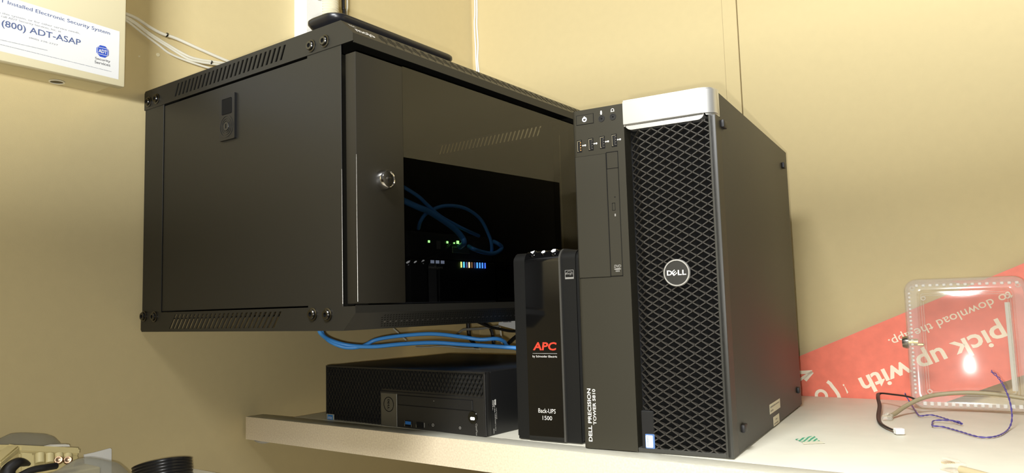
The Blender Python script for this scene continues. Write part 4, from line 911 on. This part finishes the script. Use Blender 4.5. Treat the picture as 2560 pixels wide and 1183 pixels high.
cable('black_wire', [J(14, 1195, 0.16), J(24, 1172, 0.16), J(45, 1157, 0.16), J(62, 1158, 0.155), J(72, 1161, 0.15)], lambda t: 0.009 * (1 - 0.75 * t), rubber, 'thick black wire curving in front of the cream wiring block', 'wire')
cable('black_wire', [J(50, 1190, 0.165), J(80, 1176, 0.165), J(110, 1170, 0.165), J(140, 1165, 0.16)], 0.0040, rubber, 'straight black wire lying below the screw terminals', 'wire')
# plastic bags
bagm = glassy('grey plastic film', (0.80, 0.80, 0.77), 1.4, 0.18, 0.20, (0.62, 0.62, 0.55))
def bag(name, outline_px, xf, xb, label, front):
    # puffed film: ridge outline in the picture plane given depth between xb and xf
    b = MB(); n = len(outline_px); rows = []
    steps = 8
    for j in range(steps + 1):
        t = j / steps; ang = math.pi * t; row = []
        for i, (px, py) in enumerate(outline_px):
            xr = xb + (xf - xb) * (0.5 - 0.5 * math.cos(ang))
            base = at(px, py, 0, (xf + xb) / 2); hgt = base.z + 0.21
            zz = -0.2095 + hgt * (0.04 + 0.96 * math.sin(ang) ** 0.55) + 0.0022 * math.sin(i * 2.3 + j * 1.7)
            row.append(b.bm.verts.new(V((xr, base.y + 0.003 * math.sin(j * 2.1 + i), zz))))
        rows.append(row)
    for a, c in zip(rows, rows[1:]):
        for k in range(n - 1): b.bm.faces.new((a[k], a[k + 1], c[k + 1], c[k]))
    bmesh.ops.subdivide_edges(b.bm, edges=b.bm.edges[:], cuts=1, use_grid_fill=True, smooth=0.5)
    bmesh.ops.subdivide_edges(b.bm, edges=b.bm.edges[:], cuts=1, use_grid_fill=True)
    for v in b.bm.verts: v.co += V((random.uniform(-1, 1), random.uniform(-1, 1), random.uniform(-1, 1))) * 0.0011
    for k in range(4): bmesh.ops.smooth_vert(b.bm, verts=b.bm.verts[:], factor=0.5, use_axis_x=True, use_axis_y=True, use_axis_z=True)
    bmesh.ops.recalc_face_normals(b.bm, faces=b.bm.faces)
    o = b.build(name, bagm, origin=V(((xf + xb) / 2, at(outline_px[n // 2][0], 1150, 0, xb).y, -0.2095)), smooth=80); tag(o, label, 'plastic bag'); return o
bag('plastic_bag', [(-90, 1120), (-40, 1105), (0, 1092), (28, 1084), (55, 1078), (105, 1080), (132, 1092), (150, 1104), (170, 1128), (185, 1165), (190, 1200)], 0.062, 0.015, 'crumpled grey translucent bag behind the cream wiring block', False)
bag('plastic_bag', [(60, 1215), (110, 1185), (150, 1170), (190, 1150), (225, 1138), (262, 1147), (290, 1158), (318, 1172), (335, 1195), (345, 1230)], 0.235, 0.172, 'crumpled grey translucent bag in front at the bottom left edge', True)
pq = [J(210, 1137, 0.05), J(235, 1132, 0.05), J(276, 1121, 0.05), J(279, 1123, 0.05), J(279, 1185, 0.05), J(215, 1185, 0.05)]
b = MB(); b.prism(pq, (-0.002, 0, 0)); pc_ = b.build('white_card', white, origin=pq[4]); tag(pc_, 'white pointed card standing behind the grey bag', 'card')
# ribbed black cap
cc = J(410, 1190, 0.14)
b = MB(); prof = [(0, 0.0)]; 
capR, capH = 0.0385, 0.030
prof += [(capR, 0.0)]
for k in range(7): prof += [(capR, 0.002 + k * 0.004), (capR - 0.0008, 0.0032 + k * 0.004), (capR - 0.0008, 0.0042 + k * 0.004)]
prof += [(capR, capH), (capR - 0.003, capH + 0.001), (capR - 0.005, capH - 0.002), (0, capH - 0.002)]
b.lathe(prof, (0, 0, 0), Z, 48); cp = b.build('ribbed_cap', mat('glossy black plastic', (0.012, 0.012, 0.013), 0.28), smooth=25)
cp.location = (0.115, J(410, 1160, 0.115).y, 0); cp.rotation_euler = (Matrix.Rotation(math.radians(-12), 3, V((_f.x, _f.y, 0)).normalized()) @ Matrix.Rotation(math.radians(-15), 3, V((CR.x, CR.y, 0)).normalized())).to_euler()
zt_ = J(400, 1139, 0.075).z; cp.location.z = zt_ - capH - 0.004
tag(cp, 'ribbed black round cap resting among the clutter below the shelf', 'cap')
wq = [J(430, 1186, 0.11), J(481, 1171, 0.045), J(520, 1173, 0.05), J(575, 1187, 0.075)]
zt2 = J(500, 1172, 0.05).z
yy0, yy1 = J(440, 1175, 0.1).y, J(545, 1180, 0.10).y
wb = MB(); wb.box(0.012, 0.20, -0.165, J(505, 1173, 0.04).y, -0.21, zt2 - 0.004, 0.003, 1); wo = wb.build('white_box', mat('cream box card', (0.80, 0.76, 0.60), 0.5), origin=(0.1, -0.12, -0.21)); tag(wo, 'low cream box under the black cap at the wall', 'box')
